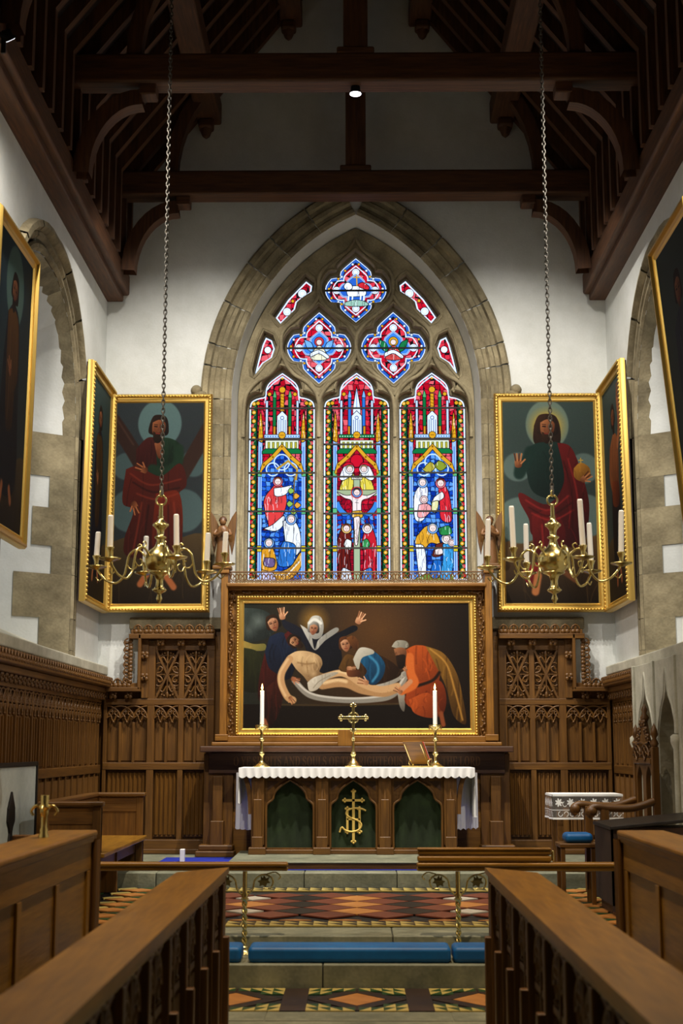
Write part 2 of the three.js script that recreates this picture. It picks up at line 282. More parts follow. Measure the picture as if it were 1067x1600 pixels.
{ // raised ribs that follow the bars of the tracery
  const ribs = [];
  for (const [i, o] of worldOpen.entries()) { const q = grow(o, i < 3 ? 0.062 : 0.058); ribs.push(new THREE.TubeGeometry(new THREE.CatmullRomCurve3(q.map((p) => V3(p[0], p[1], TZ + 0.15)), true, 'catmullrom', 0.1), q.length * 2, 0.016, 5, true)); }
  const curve = (pts) => ribs.push(new THREE.TubeGeometry(new THREE.CatmullRomCurve3(pts.map(toT).map((p) => V3(p[0], p[1], TZ + 0.17))), 40, 0.026, 6));
  for (const l of lights) { const cx = (l.x0 + l.x1) / 2; for (const s of [-1, 1]) curve([[cx + s * 59, 690], [cx + s * 58.5, 650], [cx + s * 55, 625], [cx + s * 40, 605], [cx + s * 19, 592], [cx + s * 6, 574], [cx, 556]]); }
  for (const [cx, cy] of [[555, 453], [497, 545], [614, 545]]) for (const s of [-1, 1]) curve([[cx, cy - 76], [cx + s * 12, cy - 58], [cx + s * 36, cy - 40], [cx + s * 56, cy - 20], [cx + s * 58.5, cy], [cx + s * 56, cy + 20], [cx + s * 36, cy + 42], [cx + s * 12, cy + 62], [cx, cy + 80]]);
  obj('tracery_rib', ribs, M.stone2, win);
  for (const c of [499.3, 616.6]) { const b = toT([c, 900]), t = toT([c, 625]); obj('mullion', [span(b[0] - 0.035, b[0] + 0.035, 3.36, t[1], TZ, TZ + 0.14), lathe([[0.03, 3.36], [0.03, t[1] - 0.05]], 8).translate(b[0], 0, TZ + 0.15)], M.stone2, win); }
}
// glass painting, drawn on the design sheet of the window (units 380..730 x 395..905, three texels a unit)
const GX = 380, GY = 395, GS = 3, GW = 350, GH = 510;
const glassMap = canvasTex(GW * GS, GH * GS, (c) => {
  c.scale(GS, GS); c.translate(-GX, -GY);
  const poly = (pts, f, s = '#0b0b0d', lw = 0.9) => { c.beginPath(); pts.forEach((p, i) => (i ? c.lineTo(p[0], p[1]) : c.moveTo(p[0], p[1]))); c.closePath(); if (f) { c.fillStyle = f; c.fill(); } if (s) { c.strokeStyle = s; c.lineWidth = lw; c.stroke(); } };
  const disc = (x, y, r, f, s = '#0b0b0d', lw = 0.8) => { c.beginPath(); c.arc(x, y, r, 0, 7); if (f) { c.fillStyle = f; c.fill(); } if (s) { c.strokeStyle = s; c.lineWidth = lw; c.stroke(); } };
  const soft = (pts, f, s = '#0b0b0d', lw = 0.9) => {       // a rounded piece of glass; larger pieces get painted folds
    const q = new THREE.SplineCurve([...pts, pts[0]].map((p) => V2(...p))).getPoints(pts.length * 5).map((p) => [p.x, p.y]), area = Math.abs(THREE.ShapeUtils.area(q.map((p) => V2(...p))));
    poly(q, f, s, lw); if (area < 90) return;
    const xs = q.map((p) => p[0]), ys = q.map((p) => p[1]), x0 = Math.min(...xs), x1 = Math.max(...xs), y0 = Math.min(...ys), y1 = Math.max(...ys);
    c.save(); c.beginPath(); q.forEach((p, i) => (i ? c.lineTo(p[0], p[1]) : c.moveTo(p[0], p[1]))); c.closePath(); c.clip();
    for (let i = 0; i < area / 35; i++) { const x = rr(x0, x1), y = rr(y0, y1), h = rr(5, 16), b = rr(-4, 4); c.beginPath(); c.moveTo(x, y - h / 2); c.quadraticCurveTo(x + b, y, x + b * 0.4, y + h / 2); c.strokeStyle = i % 3 ? 'rgba(24,14,20,0.6)' : 'rgba(255,255,255,0.75)'; c.lineWidth = i % 3 ? 0.6 : 0.9; c.stroke(); }
    c.restore(); poly(q, null, s, lw);
  };
  const box = (x, y, w, h, f, s) => poly([[x, y], [x + w, y], [x + w, y + h], [x, y + h]], f, s);
  const line = (pts, col, lw) => { c.beginPath(); pts.forEach((p, i) => (i ? c.lineTo(p[0], p[1]) : c.moveTo(p[0], p[1]))); c.strokeStyle = col; c.lineWidth = lw; c.stroke(); };
  const RED = ['#d3122c', '#b80d22', '#e23546', '#f0616a'], BLU = ['#1646b8', '#0d2f93', '#2f6fd6', '#5d9be6'], GRN = ['#0c5a2a', '#0a4420', '#147038'], GLD = '#e3a321', WHT = '#eef4fb', SKN = '#f4dcd2', PAL = '#b9d4f4';
  const pick = (a) => a[Math.floor(rnd() * a.length)];
  const clipTo = (pts, fn) => { c.save(); c.beginPath(); pts.forEach((p, i) => (i ? c.lineTo(p[0], p[1]) : c.moveTo(p[0], p[1]))); c.closePath(); c.clip(); fn(); c.restore(); };
  const mosaic = (x0, y0, x1, y1, st, cols) => { for (let y = y0; y < y1; y += st) for (let x = x0; x < x1; x += st) { const j = () => rr(-st * 0.28, st * 0.28); poly([[x + j(), y + j()], [x + st + j(), y + j()], [x + st + j(), y + st + j()], [x + j(), y + st + j()]], pick(cols), '#101018', 0.6); } };
  c.fillStyle = '#101014'; c.fillRect(GX, GY, GW, GH);
  // small tracery lights: red with white roundels, pearl border
  for (const s of smalls) clipTo(s, () => { mosaic(380, 420, 730, 600, 9, RED); poly(s, null, '#e9f3ff', 6.5); poly(s, null, '#18202c', 1.6); for (let i = 0; i < s.length; i++) { const a = s[i], b = s[(i + 1) % s.length], n = Math.max(1, Math.round(Math.hypot(b[0] - a[0], b[1] - a[1]) / 5)); for (let k = 0; k < n; k++) disc(a[0] + (b[0] - a[0]) * k / n, a[1] + (b[1] - a[1]) * k / n, 0.9, '#14181f', null); } });
  for (const m of [(x) => x, (x) => 1110 - x]) { for (const [x, y, r] of [[470, 458, 7], [446, 487, 6.5]]) { disc(m(x), y, r, '#f6f9ff'); disc(m(x), y, r * 0.6, null, '#aac4e6', 0.7); } disc(m(455), 470, 2.8, GLD); disc(m(416), 548, 5.5, '#f6f9ff'); }
  // quatrefoils
  quatres.forEach((q, k) => clipTo(q, () => {
    const cx = [555, 497, 614][k], cy = [453, 545, 545][k], w = [49, 51, 51][k], h = [53, 58, 58][k];
    mosaic(cx - w, cy - h, cx + w, cy + h, 10, RED);
    poly(q, null, '#0d1a33', 15); poly(q, null, '#2c62bd', 12); poly(q, null, '#f0f6ff', 4); poly(q, null, '#0d0d12', 1.2);
    const n = q.length; for (let i = 0; i < n; i += 1) { const a = q[i], f = 0.87; const X = cx + (a[0] - cx) * f, Y = cy + (a[1] - cy) * f; if (i % 2) disc(X, Y, 2.1, i % 4 === 1 ? GLD : '#eaf2ff', '#0c1020', 0.6); }
    const inner = q.map(([x, y]) => [cx + (x - cx) * 0.74, cy + (y - cy) * 0.74]); poly(inner, null, '#eaf4ff', 1.8);
    for (const [dx, dy] of [[0, -h * 0.55], [0, h * 0.55], [-w * 0.62, 0], [w * 0.62, 0]]) { disc(cx + dx, cy + dy, 6.2, '#f4f8ff'); disc(cx + dx, cy + dy, 3.8, null, '#9ab4da', 0.8); }
    const med = quatre(cx, cy, 26, 26).map(([x, y]) => [x, y]); const round = smooth([...med, med[0]], 60);
    poly(round, k ? '#3f86df' : '#2b63c6', '#0b0b12', 1); poly(round, null, '#cfe6ff', 2.4); poly(round, null, '#1b3f8a', 0.7);
    if (!k) { // lamb with a banner
      soft([[540, 452], [549, 446], [566, 447], [571, 453], [570, 461], [556, 463], [543, 462]], '#f7fbff'); soft([[541, 454], [536, 447], [541, 440], [548, 443], [549, 450]], '#f7fbff');
      for (const x of [544, 550, 563, 568]) line([[x, 460], [x - 1, 472]], '#f4f9ff', 2.2); soft([[557, 444], [566, 440], [576, 447], [574, 452], [563, 449]], '#d82a35'); line([[556, 428], [557, 446]], GLD, 1.8); line([[551, 432], [561, 432]], GLD, 1.8); soft([[538, 472], [555, 468], [572, 472], [572, 478], [540, 478]], '#9cc6b0');
    } else { // half-figure angel with wings and scroll
      soft([[cx - 24, cy - 14], [cx - 12, cy - 8], [cx - 8, cy + 6], [cx - 18, cy + 2]], k === 1 ? '#78b2f2' : '#1a7a44'); soft([[cx + 24, cy - 14], [cx + 12, cy - 8], [cx + 8, cy + 6], [cx + 18, cy + 2]], k === 1 ? '#78b2f2' : '#1a7a44');
      disc(cx, cy - 10, 7.5, k === 1 ? '#d23b44' : GLD); disc(cx, cy - 9, 4.6, SKN); soft([[cx - 9, cy + 4], [cx, cy - 4], [cx + 9, cy + 4], [cx + 12, cy + 18], [cx - 12, cy + 18]], k === 1 ? '#f2ecc9' : '#d94a45');
      soft([[cx - 14, cy + 8], [cx, cy + 3], [cx + 15, cy + 12], [cx + 13, cy + 17], [cx, cy + 9], [cx - 13, cy + 14]], '#eef4fb');
    }
    line([[cx - w, cy + 1], [cx + w, cy + 1]], '#0b0b0d', 1.3);
  }));
  // the three tall lights
  lights.forEach((l, k) => clipTo(lightOutline(l), () => {
    const x0 = l.x0, x1 = l.x1, cx = (x0 + x1) / 2, mid = k === 1;
    mosaic(x0, 580, x1, 905, 8, RED);
    // border: green and red leaves with gold rosettes, white beaded edge
    for (const s of [-1, 1]) {
      const ex = s < 0 ? x0 : x1, X = (d) => ex - s * d;
      box(Math.min(X(2), X(13)), 600, 11, 310, '#0d4a26', '#0b0b0d');
      for (let y = 606, i = 0; y < 905; y += 13.5, i++) { disc(X(8), y, 3.5, GLD); disc(X(8), y, 1.3, '#f5d689', null); soft([[X(4), y + 4], [X(9), y + 5], [X(7), y + 11], [X(3), y + 9]], i % 2 ? '#d8142c' : '#e64a55'); line([[X(11), y + 3], [X(6), y + 8], [X(11), y + 11]], '#57b269', 0.8); }
      line([[X(2), 600], [X(2), 905]], '#f2f8ff', 2.6); line([[X(13.5), 600], [X(13.5), 905]], '#0b0b0d', 1.2);
      for (let y = 604; y < 905; y += 11) line([[X(0), y], [X(4), y]], '#0b0b0d', 0.8);
      // pinnacle shaft
      box(Math.min(X(15), X(22)), 690, 7, 215, '#9fc4f4', '#0b0b0d'); line([[X(18.5), 700], [X(18.5), 905]], '#2a5cb4', 1.1);
      for (const y of [742, 800, 857]) box(Math.min(X(14.5), X(22.5)), y - 5, 8, 9, y === 857 ? '#d9c22e' : '#5fb77a', '#0b0b0d');
      soft([[X(14.5), 690], [X(18.5), 645], [X(22.5), 690]], GLD); for (let y = 654; y < 690; y += 6) line([[X(15), y + 2], [X(22), y + 2]], '#7a4d08', 0.7);
    }
    const H = lightOutline(l); poly(H, null, '#f0f7ff', 6); poly(H, null, '#0e1118', 1.8);
    for (const [dx, dy] of [[-20, 618], [20, 618], [-38, 632], [38, 632], [0, 592]]) { disc(cx + dx, dy, 3.2, GLD); }
    line([[cx - 27, 632], [cx - 25, 612], [cx - 14, 600], [cx, 590], [cx + 14, 600], [cx + 25, 612], [cx + 27, 632]], '#dcecff', 2); 
    // canopy architecture
    for (const dx of [-24, 24]) { box(cx + dx - 2, 628, 4, 54, '#c4dcf8', '#0b0b0d'); }
    for (const dx of mid ? [-11, 11] : [-12, 12]) { box(cx + dx - 2.6, 622, 5.2, 60, mid ? '#2f74c9' : '#14733a', '#0b0b0d'); soft([[cx + dx - 3, 623], [cx + dx, 612], [cx + dx + 3, 623]], mid ? '#7fb4ef' : '#54b26b'); }
    if (mid) { poly([[cx - 6, 668], [cx - 6, 640], [cx, 606], [cx + 6, 640], [cx + 6, 668]], '#eaf3ff'); line([[cx, 612], [cx, 640]], '#4a7fc9', 0.9); } else { disc(cx, 611, 5, GLD); box(cx - 3, 617, 6, 28, GLD, '#0b0b0d'); for (let y = 621; y < 645; y += 5) line([[cx - 3, y], [cx + 3, y + 2]], '#7a4d08', 0.8); }
    poly([[cx - 8, 682], [cx - 8, 652], [cx, 644], [cx + 8, 652], [cx + 8, 682]], '#e6f0ff'); for (const dx of [-5, -1.8, 1.8, 5]) line([[cx + dx, 658], [cx + dx, 681]], '#35507f', 0.9); disc(cx, 655, 2.6, null, '#35507f', 0.9);
    for (const dx of [-12, 12]) box(cx + dx - 2, 668, 4, 14, '#d08d1c', '#0b0b0d');
    box(cx - 28, 681, 56, 5.5, mid ? '#1f7a45' : '#bcd8f7', '#0b0b0d'); for (let x = -26; x < 27; x += 4) disc(cx + x, 684, 1, mid ? '#bfe6c4' : '#1d62b4', null); disc(cx, 682, 5.5, GLD); line([[cx - 3, 682], [cx + 3, 682]], '#6d4507', 0.8);
    box(cx - 26, 690, 52, 15, '#e8ecd0', '#0b0b0d'); for (let x = -22; x < 24; x += 7) box(cx + x, 693, 3, 9, '#c5b52c', '#4d5a31');
    poly([[cx - 31, 707], [cx - 26, 703], [cx + 26, 703], [cx + 31, 707], [cx + 31, 711], [cx - 31, 711]], '#15763c');
    // gold arch over the scene and the blue trefoil
    const arch = [[cx - 32, 742], [cx - 28, 728], [cx - 14, 716], [cx, 700], [cx + 14, 716], [cx + 28, 728], [cx + 32, 742]];
    poly([[cx - 30, 905], [cx - 30, 735], ...arch.slice(1, -1), [cx + 30, 735], [cx + 30, 905]], mid ? '#c4152b' : '#1741ab'); line(arch, '#0b0b0d', 7); line(arch, '#e0a428', 5.4); for (const p of arch) disc(p[0], p[1], 1.6, '#8a5a0c', null);
    clipTo([[cx - 31, 905], [cx - 31, 736], [cx - 14, 720], [cx, 706], [cx + 14, 720], [cx + 31, 736], [cx + 31, 905]], () => {
      mosaic(cx - 31, 706, cx + 31, 905, 7, mid ? ['#b3122a', '#d0182f', '#8e0d22'] : BLU);
      if (!mid) for (const [dx, dy, r] of [[0, 724, 12], [-14, 735, 10], [14, 735, 10]]) disc(cx + dx, dy, r, null, '#cfe7ff', 2);
      if (mid) for (const [dx, dy, r] of [[0, 722, 10], [-13, 733, 9], [13, 733, 9]]) disc(cx + dx, dy, r, '#d0152c', '#0b0b0d');
      const head = (x, y, r, halo, hair = null) => { disc(x, y, r * 1.55, halo); disc(x, y, r * 1.3, null, 'rgba(255,255,255,0.8)', 0.5); if (hair) disc(x, y - r * 0.25, r * 1.1, hair); disc(x, y, r, SKN, '#3a2018', 0.6); line([[x - r * 0.4, y], [x - r * 0.1, y]], '#4b2b20', 0.6); line([[x + r * 0.2, y], [x + r * 0.5, y]], '#4b2b20', 0.6); line([[x - r * 0.2, y + r * 0.5], [x + r * 0.3, y + r * 0.5]], '#8a3b30', 0.5); };
      const fold = (pts) => line(pts, 'rgba(20,14,20,0.75)', 0.7);
      if (mid) {
        for (const s of [-1, 1]) { soft([[cx + s * 3, 745], [cx + s * 12, 735], [cx + s * 22, 752], [cx + s * 26, 768], [cx + s * 8, 767]], '#e8d24a'); soft([[cx + s * 6, 743], [cx + s * 18, 730], [cx + s * 27, 748], [cx + s * 20, 752]], '#f3f7ff'); head(cx + s * 11, 735, 4.6, '#f3f3ee', '#d9a548'); fold([[cx + s * 12, 748], [cx + s * 14, 766]]); }
        box(cx - 8, 745, 16, 6, '#f4efe0', '#0b0b0d'); c.fillStyle = '#20160e'; c.font = 'bold 5.5px serif'; c.textAlign = 'center'; c.fillText('INRI', cx, 750.2);
        box(cx - 34, 767, 68, 9, '#a7b48a', '#0b0b0d'); box(cx - 5, 751, 10, 154, '#a9b893', '#0b0b0d');
        c.save(); c.translate(cx, 790); c.beginPath(); c.arc(0, -12, 32, 0.25, 2.9); c.strokeStyle = '#0b0b0d'; c.lineWidth = 9; c.stroke(); c.strokeStyle = '#3f86d4'; c.lineWidth = 7.4; c.stroke(); c.restore();
        mosaic(cx - 30, 806, cx + 30, 845, 7, BLU); box(cx - 5, 800, 10, 105, '#a9b893', '#0b0b0d');
        soft([[cx - 34, 768], [cx - 18, 775], [cx - 7, 774], [cx, 772], [cx + 7, 774], [cx + 18, 775], [cx + 34, 768], [cx + 20, 779], [cx + 8, 784], [cx + 6, 802], [cx - 6, 802], [cx - 8, 784], [cx - 20, 779]], '#f7e4dc'); head(cx, 771, 4.8, '#2f6ac2', '#7a4a22'); disc(cx, 771, 8.6, null, '#e23', 1);
        soft([[cx - 8, 800], [cx + 7, 799], [cx + 9, 808], [cx + 2, 811], [cx - 7, 809]], '#e0a52a'); soft([[cx - 5, 809], [cx + 5, 809], [cx + 3, 832], [cx + 1, 850], [cx - 3, 850], [cx - 4, 830]], '#f7e4dc'); line([[cx, 812], [cx, 848]], '#8c6a60', 0.7); fold([[cx - 3, 786], [cx + 3, 787]]); fold([[cx, 780], [cx, 798]]);
        for (const s of [-1, 1]) { soft([[cx + s * 12, 828], [cx + s * 22, 824], [cx + s * 30, 845], [cx + s * 29, 875], [cx + s * 27, 905], [cx + s * 9, 905], [cx + s * 11, 868], [cx + s * 7, 850]], s < 0 ? '#6b1d18' : '#c9202e'); soft([[cx + s * 8, 845], [cx + s * 16, 842], [cx + s * 20, 852], [cx + s * 10, 858]], s < 0 ? '#f1efe6' : '#3c9a52'); soft([[cx + s * 10, 890], [cx + s * 22, 886], [cx + s * 24, 905], [cx + s * 8, 905]], s < 0 ? '#e3ecf8' : '#3d7fd0'); head(cx + s * 16, 826, 5, s < 0 ? '#e2a42a' : '#f2f4f2', s < 0 ? '#8c2a20' : '#8f4a24'); fold([[cx + s * 18, 850], [cx + s * 17, 900]]); fold([[cx + s * 23, 848], [cx + s * 24, 900]]); fold([[cx + s * 13, 862], [cx + s * 14, 886]]); }
      } else if (k === 0) {
        soft([[cx - 6, 752], [cx - 14, 762], [cx - 27, 780], [cx - 26, 800], [cx - 20, 822], [cx - 30, 828], [cx - 12, 826], [cx + 2, 806], [cx + 8, 785], [cx + 4, 765]], '#e2413f'); soft([[cx - 12, 764], [cx + 4, 762], [cx + 16, 760], [cx + 6, 774], [cx - 10, 776]], '#f3f6f7'); head(cx - 6, 754, 5, '#c72438', '#a8612a'); soft([[cx - 28, 826], [cx - 14, 820], [cx + 4, 806], [cx + 2, 822], [cx - 10, 830]], '#eef3f5');
        for (const [dx, dy] of [[14, 768], [22, 776], [12, 788], [24, 790], [18, 800]]) soft([[cx + dx, dy - 5], [cx + dx + 6, dy], [cx + dx, dy + 5], [cx + dx - 4, dy]], dx > 18 ? '#e7a13a' : '#8cba55'); line([[cx + 18, 805], [cx + 20, 745]], '#7a5a1f', 1.6); line([[cx - 8, 735], [cx + 10, 722], [cx + 24, 735], [cx + 22, 752]], '#c79a2f', 3);
        soft([[cx + 2, 815], [cx + 18, 812], [cx + 29, 832], [cx + 28, 862], [cx + 10, 868], [cx + 6, 845]], '#f2f5f3'); soft([[cx + 4, 845], [cx + 22, 852], [cx + 18, 880], [cx - 4, 882], [cx - 2, 856]], '#2e74c4'); head(cx + 15, 812, 5.4, '#3c82cc', '#d9d2c4'); fold([[cx + 10, 848], [cx + 8, 876]]); fold([[cx + 20, 825], [cx + 18, 848]]);
        soft([[cx - 30, 858], [cx - 16, 852], [cx - 8, 870], [cx - 8, 888], [cx - 30, 888]], '#e09a26'); head(cx - 19, 848, 5.2, '#3a86cf', '#ece6da'); soft([[cx - 26, 870], [cx - 10, 872], [cx - 12, 884], [cx - 26, 882]], '#6e5a86');
        soft([[cx - 30, 888], [cx - 8, 892], [cx + 14, 884], [cx + 30, 862], [cx + 32, 880], [cx + 18, 900], [cx - 6, 906], [cx - 30, 906]], '#d89a35'); line([[cx - 28, 896], [cx + 10, 896], [cx + 28, 876]], '#f0e7cf', 2.2); for (let i = 0; i < 6; i++) line([[cx + 4 + i * 4, 900 - i * 4], [cx + 8 + i * 4, 892 - i * 4]], '#3f2408', 0.7); soft([[cx - 30, 892], [cx - 14, 892], [cx - 8, 905], [cx - 30, 905]], '#c6c4e6');
      } else {
        soft([[cx + 2, 730], [cx + 10, 722], [cx + 22, 730], [cx + 12, 738]], '#8d9a2e'); soft([[cx - 16, 736], [cx - 4, 724], [cx + 4, 732], [cx - 6, 741]], '#b9a93a');
        soft([[cx - 18, 758], [cx - 8, 764], [cx - 10, 790], [cx - 14, 812], [cx - 28, 812], [cx - 29, 775]], '#f4f5fb'); head(cx - 16, 756, 5.2, '#4d93dc', '#e9e4da'); fold([[cx - 18, 770], [cx - 20, 808]]);
        soft([[cx + 8, 760], [cx + 20, 762], [cx + 27, 785], [cx + 28, 815], [cx + 12, 812], [cx + 10, 786]], '#dc2a35'); soft([[cx + 2, 778], [cx + 14, 770], [cx + 16, 780], [cx - 2, 788]], '#f3efe6'); head(cx + 12, 757, 5.2, '#cf2740', '#8a4a20'); fold([[cx + 18, 775], [cx + 20, 810]]); fold([[cx + 24, 790], [cx + 24, 812]]);
        head(cx - 14, 782, 4, '#f0b7b2'); soft([[cx - 22, 790], [cx - 10, 788], [cx - 2, 795], [cx - 12, 808], [cx - 24, 808]], '#f0a2a0'); soft([[cx - 2, 786], [cx + 8, 784], [cx + 6, 800], [cx - 2, 800]], '#e9e2a0');
        soft([[cx - 26, 838], [cx - 10, 822], [cx + 4, 832], [cx + 10, 850], [cx - 4, 848], [cx - 14, 856], [cx - 28, 850]], '#e2a22c'); head(cx - 1, 826, 5.4, '#3c86cd', '#efe8dc'); soft([[cx - 28, 850], [cx - 14, 855], [cx - 12, 895], [cx - 22, 900]], '#eef1f5'); soft([[cx - 16, 896], [cx + 20, 890], [cx + 30, 905], [cx - 28, 905]], '#6d8a3b');
        soft([[cx + 4, 850], [cx + 20, 848], [cx + 14, 866], [cx - 2, 868]], '#6a2a20'); soft([[cx + 14, 850], [cx + 28, 848], [cx + 30, 880], [cx + 24, 903], [cx + 10, 900], [cx + 14, 875]], '#3b9bd6'); soft([[cx, 874], [cx + 12, 876], [cx + 8, 900], [cx - 6, 898]], '#1f66b9'); head(cx + 20, 842, 5, '#f0eadc', '#eee6d8'); head(cx + 28, 848, 3.6, '#e9b0a8'); soft([[cx + 2, 858], [cx + 12, 856], [cx + 14, 864], [cx + 4, 866]], '#f4e0d6'); soft([[cx + 8, 826], [cx + 24, 822], [cx + 28, 834], [cx + 12, 836]], '#2f8a44');
      }
    });
  }));
});
const glass = new THREE.MeshPhysicalMaterial({ map: glassMap, transmission: 1, thickness: 0, roughness: 0.12, ior: 1.45, specularIntensity: 0.02, side: THREE.DoubleSide });
{ // each leaded panel is a pane of its own
  const pane = (px) => { // an outline on the design sheet -> a flat pane
    const w = px.map(toT), g = new THREE.ShapeGeometry(shapeOf(w)), uv = g.attributes.uv, pos = g.attributes.position;
    const lo = toT([GX, GY + GH]), hi = toT([GX + GW, GY]);                 // uv: 0 to 1 in metres across the whole sheet
    for (let i = 0; i < pos.count; i++) uv.setXY(i, (pos.getX(i) - lo[0]) / (hi[0] - lo[0]), (pos.getY(i) - lo[1]) / (hi[1] - lo[1]));
    g.translate(0, 0, TZ - 0.02); return obj('stained_glass_pane', g, glass, win, true);
  };
  const cuts = [[640.6, 689, 741, 800, 856, 905], [640.6, 697, 747, 803.5, 856, 905], [640.6, 689, 741, 800, 856, 905]];
  lights.forEach((l, k) => {
    pane([[l.x0, 640.6], ...l.head.slice(1, -1), [l.x1, 640.6]]);
    for (let i = 0; i < 5; i++) pane([[l.x0, cuts[k][i + 1]], [l.x0, cuts[k][i]], [l.x1, cuts[k][i]], [l.x1, cuts[k][i + 1]]]);
    for (const y of cuts[k].slice(0, 5)) { const a = toT([l.x0 - 3, y]), b = toT([l.x1 + 3, y]); obj('saddle_bar', bar([a[0], a[1], TZ + 0.0], [b[0], b[1], TZ + 0.0], 0.022, 0.022), M.lead, win); }
  });
  for (const q of [...quatres, ...smalls]) pane(q);
  for (const [cx, cy, w] of [[555, 454, 49], [497, 546, 51], [614, 546, 51]]) { const a = toT([cx - w, cy]), b = toT([cx + w, cy]); obj('saddle_bar', bar([a[0], a[1], TZ], [b[0], b[1], TZ], 0.022, 0.022), M.lead, win); }
}

// ---- side walls with the splayed windows ----
function sideWall(s) {
  const name = s < 0 ? 'wall_left' : 'wall_right', g = struct(name, s < 0 ? 'white plastered wall with arched window behind the wooden bench' : 'white plastered wall with arched window above the stone niche', 'wall');
  g.position.set(s * WX, 0, 0); g.rotation.y = -s * Math.PI / 2;           // local x runs along the wall, local z points into the room
  const g2 = struct(s < 0 ? 'trim_1' : 'trim_2', s < 0 ? 'stone arch dressings and ledge of the window over the wooden bench' : 'stone arch dressings and ledge of the window over the stone niche', 'stone dressings'); g2.position.copy(g.position); g2.rotation.copy(g.rotation);
  const U = (z) => (s < 0 ? -z : z), c = U(-14.5), w = 1.68, sp = 5.3, rise = 1.52, base = 2.75;
  const A = archPath(w, sp, rise, base).map((p) => [p[0] + c, p[1]]), B = archPath(w - 0.62, sp - 0.1, rise - 0.45, base + 0.35).map((p) => [p[0] + c, p[1]]);
  const rect = [[U(-18.5), 0], [U(4.5), 0], [U(4.5), 8.3], [U(-18.5), 8.3]];
  obj('plaster_face', extr(shapeOf(ccw(rect), [A]), 0.3, 0, -0.3), M.plaster, g);
  obj('plaster_outer', extr(shapeOf(ccw(rect), [B]), 0.4, 0, -1.2), M.plaster, g);
  obj('plaster_splay', loft(A, B, -0.01, -0.82), M.plaster, g);
  obj('window_sill_slope', loft([A[0], A[A.length - 1]], [B[0], B[B.length - 1]], -0.01, -0.82), M.paleStone, g);
  // dressed stone: moulded arch, jamb and the toothed quoins that run into the plaster of the splay
  const prof = [[0, -0.16], [0, 0.0], [0.03, 0.03], [0.07, 0.03], [0.09, 0.0], [0.12, 0.0], [0.15, 0.035], [0.19, 0.035], [0.21, 0.01], [0.22, -0.02]];
  const hood = [[0.2, -0.01], [0.2, 0.05], [0.24, 0.1], [0.3, 0.09], [0.32, 0.02], [0.32, -0.02]];
  const P = archPath(w, sp, rise, sp, 12).map((p) => [p[0] + c, p[1]]);
  for (let i = 0; i < P.length - 1; i += 3) obj('voussoir', [sweep(P.slice(i, i + 4), prof), sweep(P.slice(i, i + 4), hood)], i % 2 ? M.stone : M.stone2, g2);
  { const inner = (p, k) => { const dx = p[0] - c, dy = p[1] - sp, L = Math.hypot(dx, dy); return [c + dx * (1 - k / L), sp + dy * (1 - k / L)]; }; for (let i = 0; i < P.length - 1; i += 3) { const q = P.slice(i, i + 4); obj('soffit_stone', loft(q.map((p) => inner(p, 0.02)), q.map((p) => inner(p, 0.3)), 0.0, -0.5), i % 2 ? M.stone2 : M.stone, g2); } }
  for (const e of [-1, 1]) {
    let y = sp, i = 0; while (y > base) {
      const h = Math.min([0.5, 0.36, 0.44, 0.32][i % 4], y - base), q0 = sweep([[-w, y - h + 0.005], [-w, y]], prof), q = e > 0 ? mirrorX(q0) : q0; q.translate(c, 0, 0);
      const d = [0.46, 0.24, 0.4, 0.2, 0.56, 0.3][i % 6], t = d / 0.82, x0 = c + e * (w + 0.0), x1 = c + e * (w - 0.62 * t);   // on the splay, which narrows inwards
      const st = new THREE.BufferGeometry(), k = 0.012, yy0 = y - h, yy1 = y;
      st.setAttribute('position', new THREE.Float32BufferAttribute([x0 - e * k, yy0, 0, x1 - e * k, yy0, -d, x1 - e * k, yy1, -d, x0 - e * k, yy0, 0, x1 - e * k, yy1, -d, x0 - e * k, yy1, 0, x1 - e * k, yy0, -d, x1 + e * 0.02, yy0, -d, x1 + e * 0.02, yy1, -d, x1 - e * k, yy0, -d, x1 + e * 0.02, yy1, -d, x1 - e * k, yy1, -d], 3)); st.computeVertexNormals();
      obj('jamb_stone', [q, st], i % 2 ? M.stone : M.stone2, g2); y -= h; i++;
    }
  }
  // plain leaded glazing at the back of the splay
  const gl = new THREE.ShapeGeometry(shapeOf(B)); gl.translate(0, 0, -0.86); obj('leaded_glass', gl, M.clear, g);
  for (const dx of [-0.4, 0.4]) obj('mullion', span(c + dx - 0.05, c + dx + 0.05, base + 0.35, 6.2, -0.92, -0.8), M.stone, g);
  obj('window_ledge', rspan(U(-17.98), U(-9), 2.62, 2.74, -0.02, 0.14, 0.02), M.paleStone, g2);
  return g;
}
M.clear = new THREE.MeshPhysicalMaterial({ color: 0xe8f0f2, transmission: 1, thickness: 0, roughness: 0.35, side: THREE.DoubleSide });
sideWall(-1); sideWall(1);
const west = struct('wall_west', 'plastered wall behind the choir', 'wall');
obj('plaster_face', extr(shapeOf(gable), 0.3, 0, 4.2), M.plaster, west);

